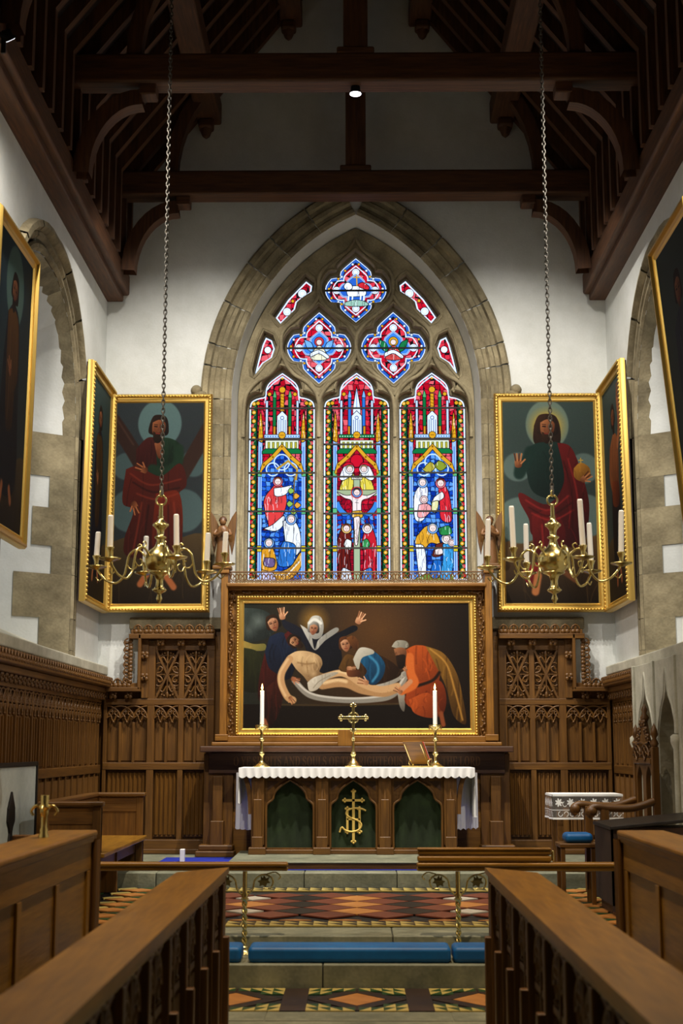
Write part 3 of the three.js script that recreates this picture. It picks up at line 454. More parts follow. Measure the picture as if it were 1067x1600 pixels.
// ---- roof: boards, rafters, plates, trusses ----
const roof = struct('ceiling', 'dark open timber roof with tie beams, braces and rafters', 'ceiling');
for (const s of [-1, 1]) {
  const sh = shapeOf(s < 0 ? [[-3.9, roofY(3.9) + 0.17], [0, 12.85], [0, 12.95], [-3.9, roofY(3.9) + 0.27]] : [[3.9, roofY(3.9) + 0.17], [0, 12.85], [0, 12.95], [3.9, roofY(3.9) + 0.27]].reverse());
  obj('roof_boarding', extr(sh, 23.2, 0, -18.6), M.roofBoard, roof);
  obj('wall_plate', [rspan(s * 3.3, s * 2.98, 7.6, 7.88, -18, 4.2, 0.03), rspan(s * 3.3, s * 3.06, 7.52, 7.62, -18, 4.2, 0.02)], M.roof, roof);
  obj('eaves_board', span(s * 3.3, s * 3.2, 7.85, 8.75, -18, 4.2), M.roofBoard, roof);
  const rafter = metric(bar([s * 3.25, roofY(3.25) + 0.08, 0], [0, roofY(0) + 0.08, 0], 0.15, 0.1), 1), ashlar = metric(bx(0.11, roofY(2.98) - 7.86 + 0.06, 0.1, s * 3.0, (roofY(2.98) + 7.92) / 2, 0), 1);
  for (let k = 0; k < 30; k++) { const z = -17.85 + k * 0.44; put('rafter', rafter, M.roof, roof, 0, 0, z); put('ashlar_post', ashlar, M.roof, roof, 0, 0, z); }
  obj('purlin', rspan(s * 1.8, s * 2.12, 9.98, 10.3, -18, 4.2, 0.03), M.roof, roof);
  obj('purlin', rspan(s * 0.72, s * 1.02, 11.38, 11.68, -18, 4.2, 0.03), M.roof, roof);
  for (const [x, y] of [[1.99, 9.98], [0.9, 11.38]]) obj('pendant_boss', [rbox(0.2, 0.14, 0.2, s * x, y - 0.06, -17.85, 0.04), lathe([[0.001, -0.16], [0.05, -0.12], [0.09, -0.02], [0.1, 0.06]], 8).translate(s * x, y - 0.1, -17.85)], M.roof, roof);
}
const quarter = (x0, y0, x1, y1, n = 10) => { const o = []; for (let i = 0; i <= n; i++) { const a = i / n * Math.PI / 2; o.push([x1 + (x0 - x1) * Math.cos(a), y0 + (y1 - y0) * Math.sin(a)]); } return o; };
function truss(z) {
  obj('tie_beam', rspan(-3.3, 3.3, 8.7, 9.03, z - 0.15, z + 0.15, 0.035), M.roof, roof);
  obj('crown_post', [rspan(-0.13, 0.13, 9.02, 12.7, z - 0.12, z + 0.12, 0.02), rspan(-0.2, 0.2, 9.02, 9.1, z - 0.14, z + 0.14, 0.02)], M.roof, roof);
  for (const s of [-1, 1]) {
    const band = (path, t, d) => { const g = sweep(path.map((p) => [s * p[0], p[1]]), s > 0 ? [[0, -d], [0, d], [t, d], [t, -d], [0, -d]] : [[0, -d], [0, d], [-t, d], [-t, -d], [0, -d]]); return g.translate(0, 0, z); };
    obj('arch_brace', [band(quarter(2.98, 7.72, 2.28, 8.64), 0.17, 0.1), rspan(s * 2.12, s * 2.3, 8.58, 8.72, z - 0.11, z + 0.11, 0.02)], M.roof, roof);
    obj('curved_strut', band(quarter(2.45, 9.0, 1.3, 10.55), 0.16, 0.09), M.roof, roof);
    obj('wall_post', rspan(s * 3.28, s * 3.02, 7.88, 8.72, z - 0.12, z + 0.12, 0.02), M.roof, roof);
  }
}
for (const z of [-17.38, -14.26, -11.15, -8.05, -5]) truss(z);

// ---- spot lamps under the tie beams: the fitting in view and its fellows further west ----
function spotLamp(p, tx, ty, tz, power, angle, label, up = false, warm = false) {
  const t = thing('spot_lamp', label, 'lamp', p, 0, 'spot lamps in the roof'), d = V3(tx - p[0], ty - p[1], tz - p[2]).normalize(), head = new THREE.Group();
  head.name = 'head'; head.quaternion.setFromUnitVectors(V3(0, -1, 0), up ? d : V3(0, -1, 0)); t.add(head);
  obj('housing', lathe([[0.001, 0.0], [0.05, 0], [0.055, -0.05], [0.075, -0.075], [0.068, -0.08]], 16), M.iron, head);
  if (up) obj('bracket', [rspan(-0.02, 0.02, -0.2, 0.0, -0.01, 0.01, 0.004)], M.iron, t);
  const e = obj('lens', new THREE.CylinderGeometry(0.06, 0.06, 0.01, 20).translate(0, -0.078, 0), std({ color: 0xffffff, emissive: 0xf6f4ff, emissiveIntensity: 6 }), head); e.castShadow = false;
  const l = new THREE.SpotLight(warm ? 0xffe2bc : 0xfff6ea, power * LAMP, 0, angle, 0.7, 2); l.position.copy(up ? d.clone().multiplyScalar(0.11) : V3(0, -0.11, 0)); l.target.position.set(tx - p[0], ty - p[1], tz - p[2]); l.castShadow = true; l.shadow.radius = 3; l.shadow.mapSize.set(2048, 2048); t.add(l, l.target); return t;
}

// ================= PANELLING =================
const cache = new Map(), shared = (key, make) => { if (!cache.has(key)) cache.set(key, make()); return cache.get(key); };
const linenfold = (w, h) => shared(`linen${w.toFixed(3)},${h.toFixed(3)}`, () => {
  const n = Math.max(3, Math.round(w / 0.055)), pts = [[-w / 2, 0]];
  for (let i = 0; i < n; i++) { const x = -w / 2 + (i / n) * w, d = w / n; pts.push([x + d * 0.15, -0.006], [x + d * 0.3, -0.022], [x + d * 0.55, -0.026], [x + d * 0.75, -0.012], [x + d * 0.88, -0.002]); }
  pts.push([w / 2, 0]);
  const g = new THREE.ExtrudeGeometry(shapeOf(pts), { depth: h - 0.05, bevelEnabled: false }).rotateX(-Math.PI / 2).translate(0, 0.025, 0);
  return metric(mergeGeometries([g.toNonIndexed(), bx(w, h, 0.006, 0, h / 2, -0.002).toNonIndexed()].map((q) => { for (const k of Object.keys(q.attributes)) if (!['position', 'normal', 'uv'].includes(k)) q.deleteAttribute(k); return q; })), 1);
});
const traceryHead = (w, h, n) => shared(`trac${w.toFixed(3)},${h.toFixed(3)},${n}`, () => {   // interlaced pointed arches with cusped drops
  const parts = [], u = w / n, r = 0.012;
  const arc = (x0, x1) => { const o = []; for (let i = 0; i <= 8; i++) { const t = i / 8; o.push([x0 + (x1 - x0) * (1 - Math.cos(t * Math.PI / 2)), h * 0.3 + h * 0.66 * Math.sin(t * Math.PI / 2), 0.012]); } return o; };
  for (let i = 0; i <= n; i++) { const x = -w / 2 + i * u; if (i < n) parts.push(tube(arc(x, Math.min(w / 2, x + u)), r, 8, 5)); if (i > 0) parts.push(tube(arc(x, Math.max(-w / 2, x - u)), r, 8, 5)); }
  for (let i = 0; i < n; i++) {
    const cx = -w / 2 + (i + 0.5) * u;
    for (const s of [-1, 1]) parts.push(tube([[cx + s * u * 0.44, h * 0.34, 0.012], [cx + s * u * 0.2, h * 0.44, 0.014], [cx + s * u * 0.12, h * 0.26, 0.014], [cx, h * 0.12, 0.012]], r * 0.8, 8, 5), new THREE.TorusGeometry(u * 0.13, r * 0.7, 5, 9).translate(cx + s * u * 0.2, h * 0.58, 0.012));
    parts.push(new THREE.TorusGeometry(u * 0.13, r * 0.7, 5, 9).translate(cx, h * 0.76, 0.012), new THREE.SphereGeometry(0.016, 6, 5).translate(cx, h * 0.1, 0.014));
  }
  return mergeGeometries(parts.map((g) => metric(g)));
});
const carvedPanel = (w, h) => shared(`carv${w.toFixed(3)},${h.toFixed(3)}`, () => {           // crossing bars, scrolls and a central stem
  const p = [bar([-w / 2, 0, 0.012], [w / 2, h, 0.012], 0.026, 0.03), bar([w / 2, 0, 0.012], [-w / 2, h, 0.012], 0.026, 0.03), bar([0, 0.03, 0.014], [0, h - 0.03, 0.014], 0.014, 0.02), bar([-w / 2, h / 2, 0.01], [w / 2, h / 2, 0.01], 0.012, 0.016)];
  for (const s of [-1, 1]) for (const t of [-1, 1]) {
    const Y = (v) => h / 2 + t * v * h;
    p.push(tube([[s * 0.01, Y(0.24), 0.014], [s * w * 0.2, Y(0.36), 0.016], [s * w * 0.34, Y(0.3), 0.016], [s * w * 0.24, Y(0.24), 0.014]], 0.012, 12, 5), tube([[s * w * 0.46, Y(0.03), 0.012], [s * w * 0.3, Y(0.05), 0.016], [s * w * 0.22, Y(0.13), 0.016], [s * w * 0.36, Y(0.16), 0.014], [s * w * 0.42, Y(0.1), 0.012]], 0.012, 12, 5),
      tube([[s * w * 0.48, Y(0.22), 0.012], [s * w * 0.36, Y(0.24), 0.014], [s * w * 0.2, Y(0.2), 0.014]], 0.008, 6, 5), new THREE.SphereGeometry(0.016, 6, 5).translate(s * w * 0.13, Y(0.44), 0.014), new THREE.SphereGeometry(0.014, 6, 5).translate(s * w * 0.24, Y(0.42), 0.014));
  }
  for (const t of [-1, 1]) p.push(new THREE.SphereGeometry(0.024, 7, 6).scale(0.8, 1.9, 0.6).translate(0, h / 2 + t * h * 0.42, 0.016));
  return mergeGeometries(p.map((g) => metric(g)));
});
const leafUnit = shared('leaf', () => mergeGeometries([   // one cresting leaf: two curled lobes and a tip
  new THREE.SphereGeometry(0.034, 8, 6).scale(0.9, 0.9, 0.55).translate(-0.026, 0.03, 0.01), new THREE.SphereGeometry(0.034, 8, 6).scale(0.9, 0.9, 0.55).translate(0.026, 0.03, 0.01), new THREE.SphereGeometry(0.028, 8, 6).scale(0.8, 1.5, 0.55).translate(0, 0.085, 0), new THREE.TorusGeometry(0.05, 0.01, 5, 8, Math.PI).translate(0, 0.06, 0.012)].map((g) => metric(g))));
const rosette = shared('ros', () => mergeGeometries([0, 1, 2, 3].map((k) => metric(new THREE.SphereGeometry(0.028, 7, 5).scale(1, 1, 0.6).translate(Math.cos(k * 1.57 + 0.78) * 0.034, Math.sin(k * 1.57 + 0.78) * 0.03, 0.01))).concat([metric(new THREE.SphereGeometry(0.018, 6, 5).translate(0, 0, 0.025))])));
const PZ = -17.9, Ye = (py) => on('z', PZ)(557, py).y, Xe = (px) => Math.abs(on('z', PZ)(px, 1150).x);
function eastPanelling(s, label) {
  const t = thing('wall_panelling', label, 'panelling');
  const X = (px) => s * Xe(px), box = (px0, px1, py0, py1, z0, z1, r = 0.008) => rspan(X(px0), X(px1), Ye(py0), Ye(py1), z0, z1, r);
  const base = L3;
  obj('backboard', [span(s * 1.5, s * 3.26, base, Ye(1076), -17.995, -17.978), span(s * 1.5, X(214), Ye(1076), Ye(985), -17.995, -17.978)], M.panel, t);
  for (const [a, b, top] of [[160.5, 166, 1080], [229, 240.5, 1000], [277.5, 286, 1000], [321.5, 334, 1000]]) obj('stile', rspan(X(a), X(b), base + 0.1, Ye(top), -17.98, PZ, 0.008), M.panel, t);
  for (const [a, b, y0, y1] of [[161, 334, 1191.5, 1203], [161, 334, 1091.5, 1101.5], [240, 334, 999, 1016]]) obj('rail', box(a, b, y0, y1, -17.98, PZ + 0.004), M.panel, t);
  obj('plinth', [rspan(s * 1.7, s * 3.24, base, Ye(1312), -17.96, PZ + 0.015, 0.01), rspan(s * 1.7, s * 3.24, base, base + 0.06, -17.96, PZ + 0.04, 0.01)], M.panel, t);
  for (const [a, b, n] of [[166, 229, 3], [240.5, 277.5, 2], [286, 321.5, 2]]) {
    const w = Math.abs(X(a) - X(b)), cx = (X(a) + X(b)) / 2, yb = Ye(1191.5), yt = Ye(1102), yh = Ye(1131);
    for (let i = 0; i < n; i++) obj('panel', rspan(cx - w / 2 + (i + 0.06) * w / n, cx - w / 2 + (i + 0.94) * w / n, yb + 0.02, yt, -17.978, -17.965, 0.006), M.panel, t);
    for (let i = 1; i < n; i++) obj('muntin', rspan(cx - w / 2 + i * w / n - 0.016, cx - w / 2 + i * w / n + 0.016, yb, yh + 0.02, -17.975, PZ - 0.006, 0.006), M.panel, t);
    put('tracery_head', traceryHead(w, yt - yh, n), M.panel, t, cx, yh, -17.918);
    const lt = Ye(1203), lb = Ye(1309);
    put('linenfold_panel', linenfold(w - 0.02, lt - lb - 0.02), M.panel, t, cx, lb + 0.01, -17.955);
  }
  for (const [a, b] of [[241.5, 277.5], [286, 322]]) { const w = Math.abs(X(a) - X(b)), yb = Ye(1091.5), yt = Ye(1016); put('carved_panel', carvedPanel(w, yt - yb), M.panel, t, (X(a) + X(b)) / 2, yb, -17.925); }
  // cornice: raised over the inner bays, dropping down beside them, low towards the corner
  obj('cornice', [box(200, 334, 991, 999, -17.96, PZ + 0.13), box(202, 334, 984, 992, -17.96, PZ + 0.07), rspan(X(214.5), X(219.5), Ye(1078), Ye(991), -17.96, PZ + 0.13, 0.01), rspan(X(219), X(229.5), Ye(1091), Ye(999), -17.96, PZ + 0.02, 0.008), box(160, 219.5, 1074, 1081, -17.96, PZ + 0.13), box(160, 214, 1067, 1075, -17.96, PZ + 0.07)], M.panel, t);
  const nTop = 8; for (let i = 0; i < nTop; i++) put('cresting_leaf', leafUnit, M.panel, t, X(205 + (i + 0.5) * (129 / nTop)), Ye(991), PZ + 0.06);
  for (let i = 0; i < 6; i++) put('cresting_leaf', leafUnit, M.panel, t, X(206), Ye(1062 - i * 11.5), PZ + 0.06).rotation.z = s * Math.PI / 2 * -1;
  for (let i = 0; i < 3; i++) put('cresting_leaf', leafUnit, M.panel, t, X(169 + i * 14), Ye(1075), PZ + 0.06);
  for (const px of [249, 281, 314]) put('rosette', rosette, M.panel, t, X(px), Ye(1004), PZ + 0.06);
  for (const py of [1024, 1058]) put('rosette', rosette, M.panel, t, X(224.5), Ye(py), PZ + 0.05);
  for (const px of [176, 200]) put('rosette', rosette, M.panel, t, X(px), Ye(1086), PZ + 0.05);
  obj('stone_string', rspan(s * 1.7, X(197), Ye(983), Ye(964), -17.99, PZ - 0.02, 0.02), M.stone, t);
  return t;
}
eastPanelling(-1, 'carved oak linenfold panelling on the wall beside the wooden bench');
eastPanelling(1, 'carved oak linenfold panelling behind the lace-covered table');
function sidePanelling(s, z0, z1, label) {                     // low panelling along a side wall, in narrow bays
  const t = thing('wall_panelling', label, 'panelling', [s * (WX - 0.01), 0, 0], -s * Math.PI / 2), U = (z) => (s < 0 ? -z : z), a = Math.min(U(z0), U(z1)), b = Math.max(U(z0), U(z1));
  const base = L2 - 0.02, top = 2.4;
  obj('backboard', span(a, b, base, top, 0, 0.03), M.panel, t);
  obj('plinth', rspan(a, b, base, 0.62, 0.02, 0.1, 0.01), M.panel, t);
  obj('rail', [rspan(a, b, 1.42, 1.52, 0.02, 0.075, 0.008)], M.panel, t); obj('rail', rspan(a, b, 2.28, 2.4, 0.02, 0.075, 0.008), M.panel, t);
  obj('cornice', [rspan(a, b, 2.4, 2.47, 0, 0.14, 0.015), rspan(a, b, 2.47, 2.56, 0, 0.2, 0.02), rspan(a, b, 2.56, 2.6, 0, 0.16, 0.01)], M.panel, t);
  const n = Math.round((b - a) / 0.34), w = (b - a) / n;
  for (let i = 0; i < n; i++) {
    const x = a + (i + 0.5) * w;
    obj('stile', rspan(x - w / 2 - 0.02, x - w / 2 + 0.02, 0.6, 2.3, 0.02, 0.07, 0.006), M.panel, t);
    obj('panel', rspan(x - w / 2 + 0.03, x + w / 2 - 0.03, 1.54, 2.26, 0.02, 0.045, 0.008), M.panel, t);
    for (const q of [-0.16, 0.16]) obj('muntin', rspan(x + q * w - 0.012, x + q * w + 0.012, 1.54, 2.02, 0.03, 0.065, 0.004), M.panel, t);
    put('tracery_head', traceryHead(w - 0.04, 0.26, 2), M.panel, t, x, 2.02, 0.05);
    put('linenfold_panel', linenfold(w - 0.05, 0.78), M.panel, t, x, 0.63, 0.035);
    for (const q of [-0.25, 0.25]) put('rosette', rosette, M.panel, t, x + q * w, 2.36, 0.1);
    for (const q of [-0.33, 0, 0.33]) { const l = put('cresting_leaf', leafUnit, M.panel, t, x + q * w, 2.5, 0.19); l.scale.set(0.8, 0.8, 0.8); }
  }
  return t;
}
sidePanelling(-1, -17.93, -8.6, 'long run of oak panelling along the wall under the painting of a standing figure');
sidePanelling(1, -17.93, -16.0, 'short run of oak panelling between the corner and the stone niche');

// ================= REREDOS =================
const RZ = -17.6, Yr = (py) => on('z', RZ)(557, py).y;
const paintM = (map, grey) => new THREE.MeshPhysicalMaterial({ map, color: new THREE.Color().setRGB(grey, grey, grey), roughness: 0.7, specularIntensity: 0.25 });
function carvedTrail(len, w, n, seed) {                         // a vine trail along x
  const g = []; const pts = []; for (let i = 0; i <= n * 4; i++) pts.push([(i / (n * 4)) * len, Math.sin(i * Math.PI / 4) * w * 0.3, 0.012]);
  g.push(tube(pts, 0.009, n * 6, 5));
  for (let i = 0; i < n; i++) for (const q of [0.1, 0.35, 0.6, 0.85]) { const x = (i + q) * len / n, y = (hash2(i, Math.round(q * 100), seed) - 0.5) * w * 0.8; g.push(new THREE.SphereGeometry(0.02, 6, 4).scale(1, 0.75, 0.6).rotateZ(i * 1.3 + q * 9).translate(x, y, 0.018)); }
  return mergeGeometries(g.map((q) => metric(q)));
}
function goldFrame(parent, w, h, width, depth, name = 'gilt_frame', knots = 0.035) {  // rectangular moulded frame round 0,0, outer size w x h
  const W = w / 2, H = h / 2, path = [[-W, -H], [-W, H], [W, H], [W, -H]];
  const f = obj(name, sweep(path, [[0, 0], [0, depth * 0.7], [-width * 0.16, depth], [-width * 0.34, depth], [-width * 0.45, depth * 0.62], [-width * 0.75, depth * 0.5], [-width * 0.85, depth * 0.6], [-width, depth * 0.4], [-width, 0]].map(([a, b]) => [a, b]), true), M.gilt, parent);
  if (knots) { const g = [], bead = new THREE.SphereGeometry(knots * 0.42, 6, 5), k = -width * 0.25; const add = (x, y) => g.push(metric(bead.clone().scale(1, 1, 0.8).translate(x, y, depth))); for (let x = -W - k; x < W + k; x += knots) { add(x, H + k); add(x, -H - k); } for (let y = -H - k; y < H + k; y += knots) { add(W + k, y); add(-W - k, y); } const b = new THREE.Mesh(mergeGeometries(g), M.gilt); b.name = 'beading'; b.castShadow = b.receiveShadow = true; f.add(b); }
  return f;
}
const rer = thing('reredos', 'carved oak altar screen with pierced cresting round a large gilt-framed painting', 'altar screen', [0, L3, 0]);
{
  const G = new THREE.Group(); const y = (v) => v - L3;
  const X = (px) => px * 0.00788, yTop = y(Yr(893)), yCr = y(Yr(914)), yFr = y(Yr(930)), yB = y(Yr(1150)), yL = y(Yr(1166)), yL2 = y(Yr(1175));
  obj('body', [span(-1.66, 1.66, yL2, yCr, -17.97, RZ - 0.08), span(-1.82, 1.82, 0, yL2, -17.97, RZ - 0.02)], M.oak, rer);
  for (const s of [-1, 1]) {
    obj('pilaster', [rspan(s * X(202), s * X(213), yB, yTop, -17.9, RZ + 0.06, 0.012), rspan(s * X(199), s * X(219), yB - 0.06, yB + 0.02, -17.9, RZ + 0.1, 0.01), rspan(s * X(200), s * X(216), yTop - 0.03, yTop + 0.02, -17.9, RZ + 0.09, 0.01)], M.oak, rer);
    const v = put('vine_carving', carvedTrail(yFr - yB + 0.1, 0.085, 12, 3), M.panel, rer, s * X(196.5), yB - 0.02, RZ - 0.06); v.rotation.z = Math.PI / 2;
    // lower cheeks with buttress offsets and moulded foot
    obj('cheek', [rspan(s * 1.5, s * 1.86, 0.12, yL2 - 0.02, -17.95, RZ + 0.03, 0.01), rspan(s * 1.62, s * 1.74, 0.3, 0.95, RZ, RZ + 0.12, 0.01), rspan(s * 1.6, s * 1.76, 0.12, 0.42, RZ, RZ + 0.16, 0.01), rspan(s * 1.46, s * 1.93, 0, 0.07, -17.95, RZ + 0.24, 0.015), rspan(s * 1.48, s * 1.9, 0.07, 0.14, -17.95, RZ + 0.19, 0.02)], M.panel, rer);
  }
  put('vine_carving', carvedTrail(X(396), 0.085, 22, 5), M.panel, rer, -X(198), (yCr + yFr) / 2 - 0.01, RZ - 0.06);
  obj('cornice', [rspan(-X(204), X(204), yCr - 0.025, yCr + 0.02, -17.9, RZ + 0.08, 0.012), rspan(-X(202), X(202), yCr - 0.06, yCr - 0.02, -17.9, RZ + 0.0, 0.01)], M.oak, rer);
  // pierced cresting: each unit an open heart between two bars
  const unit = mergeGeometries([tube([[0, 0.01, 0], [-0.05, 0.06, 0], [-0.03, 0.115, 0.005], [0, 0.075, 0]], 0.0075, 10, 5), tube([[0, 0.01, 0], [0.05, 0.06, 0], [0.03, 0.115, 0.005], [0, 0.075, 0]], 0.0075, 10, 5), new THREE.TorusGeometry(0.02, 0.006, 5, 8).translate(0, 0.055, 0), new THREE.TorusGeometry(0.022, 0.006, 5, 8, Math.PI).translate(-0.05, 0.0, 0)].map((g) => metric(g)));
  for (let i = 0; i < 32; i++) put('cresting_heart', unit, M.panel, rer, -X(198) + (i + 0.5) * X(396) / 32, yCr + 0.025, RZ + 0.03);
  obj('cresting_rail', rspan(-X(202), X(202), yTop - 0.018, yTop, RZ + 0.02, RZ + 0.045, 0.004), M.panel, rer);
  obj('base_moulding', [rspan(-X(224), X(224), yL + 0.0, yL + 0.05, -17.9, RZ + 0.12, 0.015), rspan(-X(219), X(219), yL + 0.05, yB, -17.9, RZ + 0.05, 0.01)], M.oak, rer);
  obj('shelf', rspan(-X(239), X(239), yL2, yL, -17.9, RZ + 0.3, 0.012), M.darkOak, rer);
  obj('inscription_board', rspan(-1.8, 1.8, 0.98, yL2 - 0.01, RZ - 0.05, RZ + 0.06, 0.006), M.darkOak, rer);
  // the painting
  const pw = X(354), ph = y(Yr(942)) - y(Yr(1138)), py = (y(Yr(942)) + y(Yr(1138))) / 2;
  const fr = new THREE.Group(); fr.name = 'painting'; fr.position.set(0, py, RZ - 0.07); rer.add(fr);
  goldFrame(fr, pw + 0.2, ph + 0.2, 0.1, 0.07);
  const cv = obj('canvas', new THREE.PlaneGeometry(pw + 0.01, ph + 0.01).translate(0, 0, 0.025), paintM(entombment(), 0.62), fr, true); cv.userData.label = 'painting of mourners lowering a pale body in a white sheet';
  // inscription
  const font = await new FontLoader().loadAsync('fonts/droid/droid_serif_bold.typeface.json');
  const tg = new TextGeometry('O YE SPIRITS AND SOULS OF THE RIGHTEOUS BLESS YE THE LORD', { font, size: 0.1, depth: 0.008, curveSegments: 3, bevelEnabled: false }); tg.computeBoundingBox(); const bw = tg.boundingBox.max.x;
  obj('inscription', tg.scale(3.0 / bw, 1.15, 1).translate(-1.5, 1.07, RZ + 0.058), M.darkOak2, rer);
}
// small oak block on the screen's shelf behind the cross
tag(obj('wooden_box', rbox(0.17, 0.2, 0.12, -0.14, Yr(1166) + 0.1, RZ + 0.2, 0.008), M.oak), 'small plain oak block behind the brass cross', 'wooden block');
// carved angels on the ends of the screen
function angel(s, label) {
  const t = thing('carved_angel', label, 'angel statue', [s * 1.67, Yr(893) + 0.02, RZ + 0.0], 0, 'carved angels on the altar screen');
  obj('pedestal', [rbox(0.24, 0.05, 0.2, 0, 0.025, 0, 0.015), rbox(0.2, 0.03, 0.17, 0, 0.06, 0, 0.01)], M.panel, t);
  const robe = lathe([[0.085, 0.07], [0.09, 0.12], [0.075, 0.3], [0.07, 0.42], [0.085, 0.5], [0.05, 0.55], [0.025, 0.57]], 14).scale(1, 1, 0.8); const rp = robe.attributes.position; for (let i = 0; i < rp.count; i++) { const a = Math.atan2(rp.getZ(i), rp.getX(i)), k = 1 + 0.07 * Math.cos(a * 7) * (rp.getY(i) < 0.45 ? 1 : 0); rp.setX(i, rp.getX(i) * k); rp.setZ(i, rp.getZ(i) * k); } robe.computeVertexNormals();
  obj('body', [robe, new THREE.SphereGeometry(0.048, 12, 10).scale(0.9, 1.15, 1).translate(0, 0.61, 0.01), tube([[-0.08, 0.5, 0.02], [-0.1, 0.44, 0.06], [-0.03, 0.45, 0.1], [0, 0.49, 0.11]], 0.022, 8, 6), tube([[0.08, 0.5, 0.02], [0.1, 0.44, 0.06], [0.03, 0.45, 0.1], [0, 0.49, 0.11]], 0.022, 8, 6), new THREE.SphereGeometry(0.02, 8, 6).scale(0.7, 1.8, 0.8).translate(0, 0.5, 0.115)], M.darkOak2, t);
  const wing = extr(shapeOf([[0.02, 0.5], [0.06, 0.6], [0.1, 0.68], [0.15, 0.75], [0.155, 0.68], [0.15, 0.55], [0.13, 0.35], [0.1, 0.2], [0.08, 0.3], [0.05, 0.42]]), 0.025, 0.006, -0.09);
  obj('wing', wing.clone(), M.panel, t).rotation.y = -0.15; obj('wing', mirrorX(wing), M.panel, t).rotation.y = 0.15;
  obj('hair', new THREE.SphereGeometry(0.052, 10, 8, 0, 7, 0, 1.7).scale(1, 1.05, 1.05).translate(0, 0.625, 0), M.darkOak, t);
}
angel(-1, 'carved oak angel with raised wings beside the painting of the saint with a diagonal cross'); angel(1, 'carved oak angel with raised wings beside the painting of the figure with a golden halo');

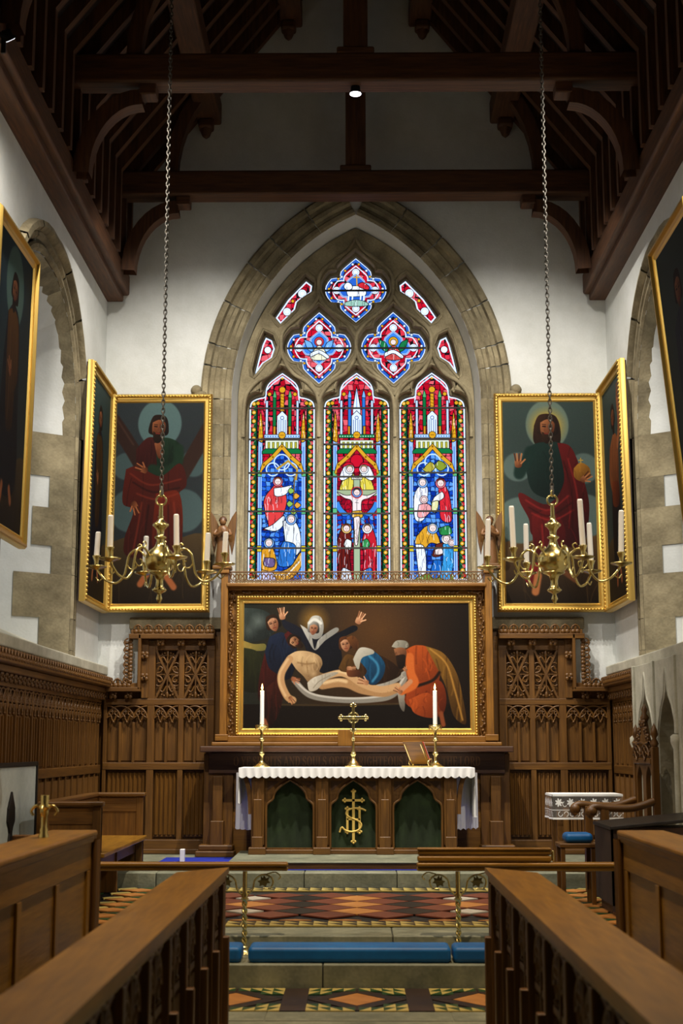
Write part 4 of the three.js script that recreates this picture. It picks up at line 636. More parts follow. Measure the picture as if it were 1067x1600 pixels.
// ================= PAINTINGS (canvas art) =================
function painter(w, h, draw) {
  return canvasTex(w, h, (c) => {
    const P = (pts) => { const q = new THREE.SplineCurve([...pts, pts[0]].map((p) => V2(...p))).getPoints(pts.length * 6); c.beginPath(); q.forEach((p, i) => (i ? c.lineTo(p.x, p.y) : c.moveTo(p.x, p.y))); c.closePath(); };
    const k = {
      c,
      blob(pts, a, b, dir = [0, 0, 1, 1]) { // a closed soft form, painted from tone a to tone b across its box
        const xs = pts.map((p) => p[0]), ys = pts.map((p) => p[1]), x0 = Math.min(...xs), x1 = Math.max(...xs), y0 = Math.min(...ys), y1 = Math.max(...ys);
        const g = c.createLinearGradient(x0 + (x1 - x0) * dir[0], y0 + (y1 - y0) * dir[1], x0 + (x1 - x0) * dir[2], y0 + (y1 - y0) * dir[3]); g.addColorStop(0, a); g.addColorStop(1, b); c.fillStyle = g; c.filter = 'blur(1.2px)'; P(pts); c.fill(); c.filter = 'none';
        const area = (x1 - x0) * (y1 - y0); if (area < 2600 || area > 400000) return;
        c.save(); P(pts); c.clip(); c.filter = 'blur(2px)'; const n = Math.min(16, area / 1800); for (let i = 0; i < n; i++) { const x = rr(x0, x1), y = rr(y0, y1), h = rr(0.25, 0.6) * (y1 - y0), bnd = rr(-0.2, 0.2) * (x1 - x0); c.beginPath(); c.moveTo(x, y - h / 2); c.quadraticCurveTo(x + bnd, y, x + bnd * 0.3, y + h / 2); c.strokeStyle = i % 2 ? b : a; c.globalAlpha = 0.55; c.lineWidth = rr(2, 7); c.stroke(); } c.restore();
      },
      stroke(pts, col, lw, blur = 1.5) { c.filter = `blur(${blur}px)`; c.lineCap = 'round'; c.lineJoin = 'round'; c.strokeStyle = col; c.lineWidth = lw; const q = new THREE.SplineCurve(pts.map((p) => V2(...p))).getPoints(pts.length * 8); c.beginPath(); q.forEach((p, i) => (i ? c.lineTo(p.x, p.y) : c.moveTo(p.x, p.y))); c.stroke(); c.filter = 'none'; },
      glow(x, y, r, col, a = 1) { const g = c.createRadialGradient(x, y, 0, x, y, r); g.addColorStop(0, col); g.addColorStop(1, col.replace(/[\d.]+\)$/, '0)')); c.globalAlpha = a; c.fillStyle = g; c.fillRect(x - r, y - r, 2 * r, 2 * r); c.globalAlpha = 1; },
      head(x, y, r, skin, dark, hair, tilt = 0, beard) { c.save(); c.translate(x, y); c.rotate(tilt);
        k.blob([[-r * 1.0, -r * 0.3], [-r * 0.6, -r * 1.25], [r * 0.6, -r * 1.25], [r * 1.05, -r * 0.2], [r * 0.9, r * 0.7], [-r * 0.9, r * 0.7]], hair, '#140c08');
        k.blob([[-r * 0.7, -r * 0.5], [0, -r * 0.85], [r * 0.7, -r * 0.5], [r * 0.62, r * 0.5], [0, r * 1.15], [-r * 0.62, r * 0.5]], skin, dark, [0, 0, 1, 0.6]);
        if (beard) k.blob([[-r * 0.55, r * 0.4], [0, r * 0.6], [r * 0.6, r * 0.4], [r * 0.4, r * 1.35], [0, r * 1.6], [-r * 0.4, r * 1.3]], beard, '#160d08');
        for (const s of [-1, 1]) { k.stroke([[s * r * 0.45, -r * 0.12], [s * r * 0.18, -r * 0.1]], '#2a140c', r * 0.14, 0.8); k.stroke([[s * r * 0.5, -r * 0.32], [s * r * 0.16, -r * 0.3]], '#4a2a18', r * 0.09, 0.8); }
        k.stroke([[r * 0.02, -r * 0.1], [r * 0.1, r * 0.32], [-r * 0.05, r * 0.36]], '#7a4630', r * 0.1, 0.8); k.stroke([[-r * 0.22, r * 0.6], [r * 0.2, r * 0.6]], '#7a2c22', r * 0.12, 0.8); c.restore(); },
      hand(x, y, r, a, skin, dark) { c.save(); c.translate(x, y); c.rotate(a); k.blob([[-r * 0.5, -r * 0.2], [0, -r * 0.4], [r * 0.5, -r * 0.2], [r * 0.4, r * 0.7], [-r * 0.4, r * 0.7]], skin, dark); for (let i = -2; i < 2; i++) k.stroke([[i * r * 0.22 + r * 0.1, -r * 0.2], [i * r * 0.34 + r * 0.16, -r * 1.15]], i % 2 ? skin : dark, r * 0.2, 0.8); k.stroke([[r * 0.4, r * 0.2], [r * 0.95, -r * 0.35]], skin, r * 0.22, 0.8); c.restore(); },
      weave() { for (let i = 0; i < w * h / 60; i++) { const v = rnd(); c.fillStyle = v > 0.5 ? 'rgba(255,240,210,0.035)' : 'rgba(0,0,0,0.06)'; c.fillRect(rnd() * w, rnd() * h, 1 + rnd() * 5, 1 + rnd() * 2); } },
    };
    draw(k, c); k.weave();
  });
}
function entombment() {
  return painter(1500, 840, (k, c) => {
    c.scale(1.5, 1.5); c.translate(-35, -38);
    const g = c.createLinearGradient(35, 0, 1035, 0); g.addColorStop(0, '#20251f'); g.addColorStop(0.22, '#2a2216'); g.addColorStop(0.55, '#3b2614'); g.addColorStop(0.8, '#2a1b10'); g.addColorStop(1, '#16100b'); c.fillStyle = g; c.fillRect(0, 0, 1100, 640);
    k.glow(640, 160, 260, 'rgba(96,62,26,0.75)'); k.blob([[35, 60], [120, 70], [180, 120], [150, 190], [60, 215], [30, 200]], '#39443f', '#191e1d'); k.glow(100, 120, 46, 'rgba(120,132,126,0.7)'); k.glow(60, 160, 44, 'rgba(96,108,104,0.6)');
    k.blob([[30, 205], [80, 222], [130, 222], [130, 250], [70, 252], [30, 240]], '#a98f45', '#6d6a34'); k.blob([[30, 238], [90, 252], [135, 300], [130, 420], [30, 420]], '#2c3018', '#14150c'); c.fillStyle = '#150f0a'; c.fillRect(30, 490, 1010, 120); k.stroke([[190, 492], [450, 494], [740, 488]], '#463720', 7, 3); k.glow(345, 115, 78, 'rgba(190,140,54,0.8)');
    // young mourner in dark blue and crimson
    k.blob([[150, 190], [205, 170], [262, 215], [270, 300], [235, 380], [150, 360], [128, 280]], '#1e2a44', '#0b0d16'); k.blob([[130, 260], [150, 330], [210, 380], [190, 470], [110, 480], [105, 380]], '#4d1712', '#1d0a08'); k.head(166, 132, 31, '#e9b48c', '#7c4a30', '#3a2415', -0.35);
    k.blob([[110, 440], [190, 380], [215, 440], [180, 560], [120, 590]], '#481a10', '#140a07'); k.blob([[215, 180], [260, 150], [290, 200], [240, 230]], '#5b1d1a', '#2a0d0c');
    // woman in a pale veil, arms thrown wide
    k.blob([[205, 110], [260, 135], [330, 170], [440, 175], [520, 140], [538, 160], [470, 205], [470, 300], [440, 370], [340, 330], [300, 220], [215, 150]], '#1a1c28', '#0a0a0e'); k.hand(205, 92, 27, -0.15, '#e5ae84', '#9c6644'); k.hand(548, 112, 28, 0.45, '#e5ae84', '#9c6644');
    k.blob([[285, 135], [330, 170], [350, 245], [370, 200], [440, 150], [455, 165], [400, 205], [380, 225], [350, 250], [318, 200]], '#c9c8bf', '#77766f'); k.blob([[318, 130], [340, 98], [375, 100], [390, 140], [380, 190], [345, 200], [322, 170]], '#d3d3ca', '#83827b'); k.head(345, 155, 24, '#d79f78', '#7d4c34', '#bdbdb4', 0.15); k.stroke([[325, 128], [350, 112], [378, 130]], '#e6e6de', 12, 2);
    // the pale body on the sheet
    k.stroke([[262, 385], [330, 450], [450, 470], [600, 470], [700, 445], [760, 350]], '#8f8c82', 26, 2); k.stroke([[262, 380], [330, 440], [450, 462], [600, 460], [700, 432], [758, 345]], '#cbc8be', 9, 1.5); k.blob([[610, 410], [690, 375], [755, 338], [765, 355], [700, 400], [640, 425]], '#c9c5b8', '#77736a'); k.blob([[715, 440], [745, 440], [745, 520], [725, 500]], '#a9a598', '#5c584f');
    k.blob([[232, 275], [270, 255], [320, 255], [370, 275], [385, 310], [372, 345], [395, 360], [360, 395], [330, 400], [300, 365], [265, 330]], '#e0bd8c', '#6d5233', [0.2, 0, 0.9, 1]); k.stroke([[240, 290], [206, 350], [205, 400], [230, 455], [255, 472]], '#c69c6c', 32, 2); k.stroke([[232, 290], [198, 350], [197, 398], [222, 452]], '#e3be8c', 11, 3); k.hand(248, 468, 18, 2.6, '#c08a5e', '#7b4e30');
    for (const [x, y, r] of [[290, 285, 34], [340, 290, 30], [318, 335, 26], [345, 355, 20]]) k.glow(x, y, r, 'rgba(244,214,160,0.5)'); k.stroke([[275, 305], [310, 312], [350, 308]], '#8a6a44', 5, 3); k.stroke([[315, 300], [320, 350]], '#8f6d46', 4, 3); k.head(262, 212, 27, '#d9a67a', '#6d4228', '#2f1c10', -0.95, '#3c2413');
    k.stroke([[385, 405], [450, 395], [500, 400], [560, 425], [650, 438], [700, 425]], '#b48a5c', 40, 2); k.stroke([[390, 370], [460, 352], [510, 368], [560, 400], [640, 425], [715, 410]], '#cfa676', 30, 2); k.stroke([[392, 396], [450, 384], [490, 390]], '#ecca98', 14, 4); k.stroke([[400, 362], [460, 346], [505, 362]], '#efd09e', 9, 4); k.blob([[318, 395], [350, 370], [420, 350], [455, 352], [400, 385], [362, 425], [328, 432]], '#e2dccb', '#8b8370'); k.stroke([[345, 418], [372, 388], [420, 362]], '#968e7c', 4, 1.5); k.hand(262, 380, 20, 1.9, '#c07a52', '#7d4a30');
    // kneeling woman in blue
    k.blob([[455, 330], [490, 270], [540, 290], [560, 340], [520, 350], [470, 345]], '#6d4a1e', '#33200e'); k.blob([[560, 260], [620, 265], [700, 310], [730, 360], [640, 400], [580, 390]], '#3d2412', '#1a0f08'); k.blob([[540, 290], [580, 250], [620, 260], [660, 310], [650, 370], [610, 405], [565, 380], [580, 340]], '#1d5d86', '#0c2740'); k.stroke([[590, 275], [625, 310], [630, 350], [605, 390]], '#3c88b2', 10, 4); k.blob([[520, 290], [550, 240], [600, 245], [612, 265], [560, 285], [545, 335], [530, 320]], '#d9d5c6', '#8b8676'); k.head(486, 226, 28, '#e0ac84', '#8a5638', '#6d3a18', -0.2); k.blob([[490, 195], [520, 185], [545, 215], [535, 250], [510, 230]], '#7c4a22', '#3a200e'); k.hand(508, 332, 20, 1.6, '#d9a077', '#94613f'); k.hand(570, 392, 24, -1.3, '#d8a27a', '#94613f'); k.blob([[490, 340], [545, 340], [550, 365], [500, 368]], '#7a4526', '#3d2012');
    // bent man in orange with a turban
    k.blob([[750, 250], [800, 228], [860, 245], [900, 330], [890, 400], [820, 420], [760, 380]], '#c2561d', '#6d2a0e', [0.1, 0, 0.9, 1]); k.blob([[790, 395], [900, 385], [930, 470], [900, 545], [800, 520], [745, 470]], '#b2481a', '#4a1a0a'); k.blob([[765, 470], [850, 440], [900, 510], [870, 550], [790, 530]], '#c85a22', '#6b270e'); k.blob([[840, 232], [920, 265], [975, 350], [1000, 450], [1015, 575], [960, 540], [930, 420], [890, 330]], '#8d6424', '#3d270e'); k.stroke([[860, 245], [930, 310], [965, 420], [1000, 560]], '#b8863a', 7, 3); k.stroke([[800, 410], [870, 385], [900, 350]], '#1f1109', 13, 3);
    k.stroke([[770, 280], [775, 350], [790, 400], [735, 432]], '#d06a2c', 36, 3); k.stroke([[772, 390], [735, 425]], '#c98d64', 22, 2); k.hand(722, 432, 20, -1.0, '#c98d64', '#7d5034'); k.hand(748, 335, 15, -0.8, '#c98d64', '#7d5034'); k.blob([[690, 235], [712, 208], [755, 210], [765, 235], [730, 245]], '#b9b6a4', '#6a675b'); k.blob([[700, 245], [730, 238], [755, 250], [750, 290], [715, 290]], '#a9714a', '#4d2c1a'); k.blob([[708, 275], [750, 272], [745, 325], [720, 330]], '#2a1a10', '#120b07'); k.stroke([[905, 530], [915, 580]], '#8f4a28', 20, 3); k.stroke([[130, 560], [140, 585]], '#9a5a38', 18, 3);
  });
}
const panelBg = (k, c, w, h, a, b, ground, gy) => { const g = c.createLinearGradient(0, 0, w, h); g.addColorStop(0, a); g.addColorStop(1, b); c.fillStyle = g; c.fillRect(0, 0, w, h); k.blob([[-20, gy + 30], [w * 0.25, gy - 20], [w * 0.6, gy + 25], [w + 20, gy - 10], [w + 20, h + 30], [-20, h + 30]], ground, '#171009', [0, 0, 0, 1]); };
const robeFolds = (k, list, col) => list.forEach((l) => k.stroke(l, col, 7, 5));
const artCross = () => painter(640, 1400, (k, c) => {           // saint with a diagonal cross
  panelBg(k, c, 640, 1400, '#30383c', '#23282a', '#4a3a22', 950); const sk = '#b0683f', sd = '#4c2413';
  for (const [x, y, r] of [[80, 450, 95], [570, 430, 95], [120, 760, 150], [500, 760, 150]]) { c.fillStyle = '#475b5c'; c.filter = 'blur(4px)'; c.beginPath(); c.arc(x, y, r, 0, 7); c.fill(); c.filter = 'none'; }
  c.fillStyle = '#5c7878'; c.filter = 'blur(3px)'; c.beginPath(); c.ellipse(318, 150, 158, 170, 0, 0, 7); c.fill(); c.filter = 'none';
  k.stroke([[-20, 130], [120, 330], [260, 560]], '#33201a', 105, 3); k.stroke([[670, 190], [560, 380], [430, 600]], '#35221b', 105, 3); k.stroke([[0, 110], [130, 300]], '#4d352b', 10, 5);
  k.blob([[150, 330], [230, 250], [300, 270], [320, 420], [300, 560], [170, 520]], '#4a1a16', '#240c0b'); k.blob([[290, 260], [380, 250], [470, 300], [480, 420], [420, 520], [320, 520], [300, 400]], '#203c28', '#0c1810'); k.stroke([[460, 330], [450, 430], [360, 490], [270, 470]], '#1c3423', 70, 6);
  k.blob([[80, 470], [170, 450], [330, 520], [470, 430], [520, 580], [430, 680], [480, 900], [440, 1080], [120, 1080], [80, 960], [140, 760], [60, 700]], '#5f1d14', '#260d09', [0, 0, 1, 1]); k.blob([[300, 640], [470, 640], [490, 1000], [380, 1080], [280, 1000]], '#74230f', '#35100a'); robeFolds(k, [[[110, 500], [260, 580], [480, 540]], [[160, 640], [300, 680], [460, 640]], [[200, 700], [170, 900], [140, 1060]], [[330, 700], [340, 900], [320, 1060]], [[430, 700], [450, 880]]], '#8d3320'); robeFolds(k, [[[130, 560], [280, 630], [470, 600]], [[250, 720], [230, 900], [220, 1060]], [[390, 720], [400, 1040]]], '#1d0806');
  k.blob([[280, 290], [330, 270], [345, 380], [310, 390]], '#a2603c', '#5a2c18'); k.head(310, 180, 68, sk, sd, '#2a1a12', 0.1, '#2c1a10'); k.hand(200, 470, 46, -1.2, sk, sd); k.hand(150, 730, 46, 2.7, sk, sd); k.stroke([[250, 1190], [200, 1265]], '#a65f36', 44, 4); k.stroke([[370, 1190], [440, 1285]], '#a65f36', 44, 4);
});
const artHalo = () => painter(640, 1400, (k, c) => {            // blessing figure with golden halo and orb
  panelBg(k, c, 640, 1400, '#3b4c48', '#293231', '#5d4326', 960); const sk = '#bd7a4c', sd = '#5a2d18';
  for (const [x, y, r] of [[100, 460, 100], [560, 470, 105], [110, 830, 160], [560, 800, 150]]) { c.fillStyle = '#5d716c'; c.filter = 'blur(4px)'; c.beginPath(); c.arc(x, y, r, 0, 7); c.fill(); c.filter = 'none'; }
  c.fillStyle = '#6d8072'; c.filter = 'blur(3px)'; c.beginPath(); c.ellipse(312, 165, 150, 175, 0, 0, 7); c.fill(); c.filter = 'none'; k.glow(312, 175, 150, 'rgba(232,178,44,1)'); k.glow(312, 175, 110, 'rgba(240,196,70,0.9)');
  k.blob([[220, 170], [260, 95], [360, 95], [400, 170], [400, 290], [340, 330], [270, 330], [215, 280]], '#3d2415', '#1c100a'); k.blob([[170, 330], [250, 290], [400, 290], [470, 350], [440, 560], [380, 680], [210, 640], [160, 480]], '#1c3630', '#0b1614'); k.stroke([[190, 350], [150, 440], [110, 510], [120, 450]], '#17302a', 74, 6);
  k.blob([[380, 290], [480, 330], [560, 560], [590, 760], [540, 1000], [420, 1010], [200, 940], [170, 820], [110, 700], [120, 640], [300, 720], [420, 560]], '#7c1818', '#330a0b', [0, 0, 1, 0.8]); k.blob([[190, 800], [330, 760], [420, 900], [380, 1120], [260, 1150], [200, 1000]], '#6c1414', '#2e0909'); k.blob([[120, 1180], [220, 1120], [240, 1240], [150, 1260]], '#9a1c1c', '#4a0d0d'); robeFolds(k, [[[150, 690], [300, 760], [450, 660]], [[190, 780], [330, 830], [480, 760]], [[450, 400], [500, 600], [520, 800]], [[260, 860], [270, 1100]]], '#a72a26'); robeFolds(k, [[[170, 740], [310, 800], [470, 710]], [[420, 420], [470, 640], [470, 900]], [[340, 840], [340, 1090]], [[550, 640], [520, 900]]], '#260606');
  k.head(312, 185, 70, sk, sd, '#3d2415', 0.05, '#40261550'.slice(0, 7)); k.hand(105, 425, 50, 0.0, sk, sd); k.blob([[490, 470], [540, 430], [600, 470], [595, 540], [535, 560], [492, 530]], '#c4882e', '#5a3610'); k.stroke([[540, 432], [540, 400]], '#caa040', 7, 1); k.stroke([[526, 414], [554, 414]], '#caa040', 7, 1); k.hand(565, 540, 42, 0.9, sk, sd); k.stroke([[225, 1210], [205, 1320]], '#b06c3e', 52, 4); k.stroke([[400, 1180], [480, 1240]], '#6d4126', 36, 5);
});
const artRobe = (mantle, under, bg, halo) => painter(640, 1240, (k, c) => { // standing robed figure
  panelBg(k, c, 640, 1240, bg, '#1f2626', '#4a3c26', 920); if (halo) { c.fillStyle = '#5d7b74'; c.filter = 'blur(4px)'; c.beginPath(); c.ellipse(330, 190, 160, 180, 0, 0, 7); c.fill(); c.filter = 'none'; }
  k.blob([[220, 330], [320, 270], [430, 330], [470, 620], [480, 1060], [180, 1060], [170, 640]], under, '#0c0d12'); k.blob([[230, 320], [330, 290], [420, 340], [450, 560], [400, 640], [380, 800], [280, 820], [240, 620]], mantle, '#2b1a0c'); robeFolds(k, [[[280, 380], [300, 600], [290, 780]], [[400, 380], [420, 560]]], '#6d4a22'); robeFolds(k, [[[230, 660], [220, 1040]], [[330, 820], [330, 1050]], [[430, 640], [440, 1040]]], '#10141c');
  k.head(330, 210, 62, '#b4744a', '#4c2816', '#24160e', 0.2, '#22150d'); k.hand(300, 560, 42, -0.8, '#b4744a', '#5a2f1a'); k.stroke([[260, 1070], [240, 1130]], '#a4623c', 40, 4); k.stroke([[390, 1070], [420, 1120]], '#a4623c', 40, 4);
});
const artBare = () => painter(640, 1240, (k, c) => {            // bare-chested figure with a raised arm
  panelBg(k, c, 640, 1240, '#41524e', '#242b2a', '#4a3a24', 900); k.blob([[200, 360], [320, 300], [450, 360], [440, 560], [400, 680], [250, 680], [220, 540]], '#b0683a', '#4d2615'); k.stroke([[440, 380], [500, 280], [480, 120]], '#a8623a', 62, 4); k.hand(480, 90, 40, 0, '#b0683a', '#5a2c18'); k.stroke([[215, 380], [180, 520], [260, 620]], '#8f4f2c', 60, 4);
  k.blob([[200, 640], [430, 620], [460, 900], [420, 1080], [230, 1080], [190, 860]], '#23191a', '#0b090a'); k.blob([[220, 560], [430, 600], [420, 720], [240, 700]], '#8a3d1c', '#3d190d'); k.head(320, 210, 62, '#a8623a', '#472413', '#2a1810', -0.2, '#2a1810'); k.stroke([[280, 1080], [270, 1150]], '#8f4f2c', 44, 4); k.stroke([[380, 1080], [400, 1140]], '#8f4f2c', 44, 4);
});
const artDim = () => painter(512, 1000, (k, c) => { panelBg(k, c, 512, 1000, '#3a4644', '#262c2c', '#3d3222', 760); k.blob([[150, 300], [260, 250], [370, 310], [390, 820], [140, 820]], '#2c3340', '#12151b'); k.head(260, 190, 52, '#a46c48', '#4c2a18', '#20140d'); robeFolds(k, [[[210, 340], [200, 800]], [[310, 340], [320, 800]]], '#3e4656'); });
function framedPainting(label, w, h, fw, map, p, ry, lean = 0, rep = 0.04) {
  const t = thing('framed_painting', label, 'painting', p, ry), tilt = new THREE.Group(); t.rotation.order = 'YXZ'; t.rotation.x = lean;
  goldFrame(t, w, h, fw, 0.08, 'gilt_frame', rep);
  obj('stretcher', span(-w / 2 + 0.02, w / 2 - 0.02, -h / 2 + 0.02, h / 2 - 0.02, -0.02, 0.01), M.darkOak, t);
  obj('canvas', new THREE.PlaneGeometry(w - fw * 1.9, h - fw * 1.9).translate(0, 0, 0.03), paintM(map, 0.62), t, true);
  return t;
}
{
  const yT = on('z', -17.85)(557, 617).y, yB = on('z', -17.85)(557, 957).y, h = yT - yB, yc = (yT + yB) / 2;
  framedPainting('tall gilt-framed painting of a saint in red robe with a diagonal cross', 1.34, h, 0.11, artCross(), [-2.515, yc, -17.84], 0);
  framedPainting('tall gilt-framed painting of a red-mantled figure with golden halo and orb', 1.38, h, 0.11, artHalo(), [2.46, yc, -17.84], 0);
  framedPainting('gilt-framed painting of a thin robed figure, angled beside the saint with a diagonal cross', 1.52, 2.86, 0.11, artRobe('#4a3414', '#141b30', '#37504f', false), [-3.17, 4.82, -16.98], Math.PI / 2, 0.01, 0.05);
  framedPainting('gilt-framed painting of a bare-chested figure with raised arm, angled beside the golden-haloed figure', 1.52, 2.86, 0.11, artBare(), [3.17, 4.82, -16.98], -Math.PI / 2, 0.01, 0.05);
  framedPainting('large gilt-framed painting of a haloed figure in an ochre mantle and dark robe', 1.5, 2.8, 0.11, artRobe('#6a4318', '#22232b', '#2c4450', true), [-3.13, 4.96, -12.36], Math.PI / 2, 0.012, 0);
  framedPainting('large gilt-framed painting leaning out from the wall above the stone niche', 1.5, 2.9, 0.11, artDim(), [3.02, 5.0, -12.42], -Math.PI / 2, 0.09, 0);
}

// ================= ALTAR =================
const AZ = -16.7, AT = 1.5;                                    // front plane and top of the altar
const predella = thing('altar_step', 'low wooden step with pale top under the altar', 'step', [0, L3, 0]);
obj('riser', rspan(-1.36, 1.36, 0, L4 - L3 - 0.012, Z4, -17.3, 0.008), M.panel, predella);
obj('top', rspan(-1.38, 1.38, L4 - L3 - 0.014, L4 - L3, Z4 + 0.02, -17.3, 0.006), M.step, predella);
for (const [x0, x1] of [[-2.25, -1.4], [1.4, 2.0]]) tag(obj('carpet', rspan(x0, x1, L3, L3 + 0.012, Z4 + 0.02, -17.2, 0.004), M.carpet), x0 < 0 ? 'bright blue carpet on the floor by the bench side of the altar' : 'blue carpet strip between the altar step and the lace-covered table', 'carpet');
tag(obj('carpet', rspan(-1.38, 1.38, L3, L3 + 0.008, Z4 + 0.07, Z4 + 0.022, 0.003), M.carpet), 'blue carpet strip along the foot of the altar step', 'carpet');
const altar = thing('altar', 'oak altar with three trefoil arches over green cloth and gold monogram', 'altar', [0, L4, AZ]);
{
  const H = AT - L4, hw = 1.2, posts = [-1.13, -0.42, 0.27, 1.06].map((x, i) => [-1.13, -0.405, 0.3, 1.06][i]);
  obj('tabletop', [rspan(-1.33, 1.33, H - 0.05, H - 0.006, -0.72, 0.03, 0.01), rspan(-1.27, 1.27, H - 0.1, H - 0.05, -0.68, 0.0, 0.015)], M.panel, altar);
  obj('back_panel', span(-1.16, 1.16, 0.02, H - 0.1, -0.66, -0.6), M.panel, altar);
  const px = [-1.14, -0.4, 0.325, 1.08].map((x) => x - 0.0);
  for (const x of px) obj('post', [rspan(x - 0.075, x + 0.075, 0.1, H - 0.08, -0.12, -0.0, 0.012), rspan(x - 0.05, x + 0.05, 0.1, 0.62, -0.02, 0.035, 0.01), rspan(x - 0.065, x + 0.065, 0.06, 0.2, -0.02, 0.055, 0.01), rspan(x - 0.1, x + 0.1, 0, 0.08, -0.14, 0.075, 0.01), lathe([[0.022, 0.62], [0.012, 0.68], [0.001, 0.74]], 6).translate(x, 0, 0.01)], M.panel, altar);
  obj('foot_rail', rspan(-1.2, 1.2, 0, 0.05, -0.12, -0.01, 0.008), M.panel, altar);
  for (let i = 0; i < 3; i++) {
    const x0 = px[i] + 0.07, x1 = px[i + 1] - 0.07, w = x1 - x0, cx = (x0 + x1) / 2, top = H - 0.1, sp = 0.5;
    const half = smooth([[x0 + 0.025, 0.07], [x0 + 0.025, 0.3], [x0 + 0.025, sp], [x0 + 0.04, sp + 0.07], [x0 + w * 0.17, sp + 0.12], [x0 + w * 0.2, sp + 0.19], [x0 + w * 0.32, sp + 0.27], [cx, sp + 0.34]], 26).map((p) => [Math.min(p[0], cx), p[1]]);
    const hole = [...half, ...mir(half, cx).slice(1)];
    const rim = new THREE.TubeGeometry(new THREE.CatmullRomCurve3(hole.map((p) => V3(p[0], p[1], -0.04)), false, 'catmullrom', 0.1), 60, 0.016, 6);
    obj('arch_panel', extr(shapeOf([[x0, 0.035], [x1, 0.035], [x1, top], [x0, top]], [ccw(hole)]), 0.03, 0, -0.08), M.panel, altar); obj('arch_moulding', rim, M.panel, altar);
    for (const e of [-1, 1]) obj('spandrel_inset', extr(shapeOf(ccw([[cx + e * w * 0.44, top - 0.05], [cx + e * w * 0.44, top - 0.16], [cx + e * w * 0.2, top - 0.05]])), 0.004, 0, -0.049), M.darkOak, altar);
    const cl = new THREE.PlaneGeometry(w, top - 0.03, 40, 1).translate(cx, (top + 0.03) / 2, 0), cp = cl.attributes.position; for (let k = 0; k < cp.count; k++) cp.setZ(k, -0.13 + 0.012 * Math.sin((cp.getX(k) - cx) * 38 + i)); cl.computeVertexNormals();
    const m = obj('curtain', cl, M.green, altar); m.userData.label = 'dark green cloth';
    if (i === 1) { // gold monogram: a cross through an H with an S wound round it
      const S = (px_, py_) => [cx + (px_ - 543.5) * 0.0074, 0.145 + (1322 - py_) * 0.0074, -0.1], g = [];
      g.push(bar(S(543.5, 1322), S(543.5, 1246), 0.03, 0.012), bar(S(531, 1260), S(556, 1260), 0.026, 0.012), bar(S(534, 1307), S(534, 1274), 0.026, 0.012), bar(S(553, 1307), S(553, 1274), 0.026, 0.012), bar(S(533, 1289), S(554, 1289), 0.018, 0.012));
      g.push(tube([S(563, 1276), S(557, 1273), S(546, 1272), S(535, 1275), S(532, 1281), S(538, 1286), S(550, 1291), S(556, 1297), S(553, 1304), S(542, 1308), S(531, 1306), S(525, 1301), S(522, 1309)], 0.012, 48, 6));
      for (const [a, b] of [[543.5, 1246], [543.5, 1323], [530, 1260], [557, 1260], [534, 1273], [553, 1273], [534, 1308], [553, 1308]]) for (const [dx, dy] of [[0, 0.016], [0.02, 0], [-0.02, 0], [0, -0.016]]) { const q = S(a, b); g.push(new THREE.SphereGeometry(0.014, 6, 5).scale(1, 1, 0.5).translate(q[0] + dx, q[1] + dy, q[2])); }
      obj('monogram', g, M.gold, altar).userData.label = 'gold embroidered monogram of a cross, H and S';
    }
  }
  for (const s of [-1, 1]) { // curved brackets under the overhang
    const g = sweep(quarter(s * 1.2, 0.45, s * 1.3, H - 0.08).map((p) => p), [[0, -0.1], [0, -0.02], [0.05, -0.02], [0.05, -0.1]]); obj('bracket', g, M.panel, altar);
  }
}
// fair linen: top sheet, scalloped front edge, long ends
{
  const cloth = thing('altar_cloth', 'white altar linen with a scalloped lace edge', 'altar cloth', [0, AT, AZ]);
  const W = 1.36;
  obj('top_sheet', rspan(-W, W, -0.005, 0.004, -0.72, 0.045, 0.004), M.linen, cloth);
  const drop = (len, width, n, wob) => { // hanging edge with scallops along x
    const g = new THREE.PlaneGeometry(width, 1, n * 8, 6), p = g.attributes.position; for (let i = 0; i < p.count; i++) { const u = p.getX(i) / width + 0.5, v = 0.5 - p.getY(i), L = len - 0.024 * (1 - Math.abs(Math.sin(u * n * Math.PI))); p.setY(i, -v * L); p.setZ(i, Math.sin(u * n * Math.PI * 2) * wob * v + 0.006 * v); } g.computeVertexNormals(); return g;
  };
  obj('lace_edge', drop(0.115, 2 * W, 30, 0.012).translate(0, 0.0, 0.047), M.linen, cloth);
  obj('end_fall', drop(0.42, 0.72, 9, 0.02).rotateY(-Math.PI / 2).translate(-W, 0, -0.34), M.linen, cloth);
  obj('end_fall', drop(0.56, 0.72, 9, 0.02).rotateY(Math.PI / 2).translate(W, 0, -0.34), M.linen, cloth);
  for (const s of [-1, 1]) obj('under_fall', drop(0.66, 0.5, 5, 0.015).rotateY(s * Math.PI / 2 - s * 0.7).translate(s * 1.27, -0.06, -0.3), M.linen, cloth);
}
const flameM = std({ color: 0xffd9a0, emissive: 0xffc070, emissiveIntensity: 9 });
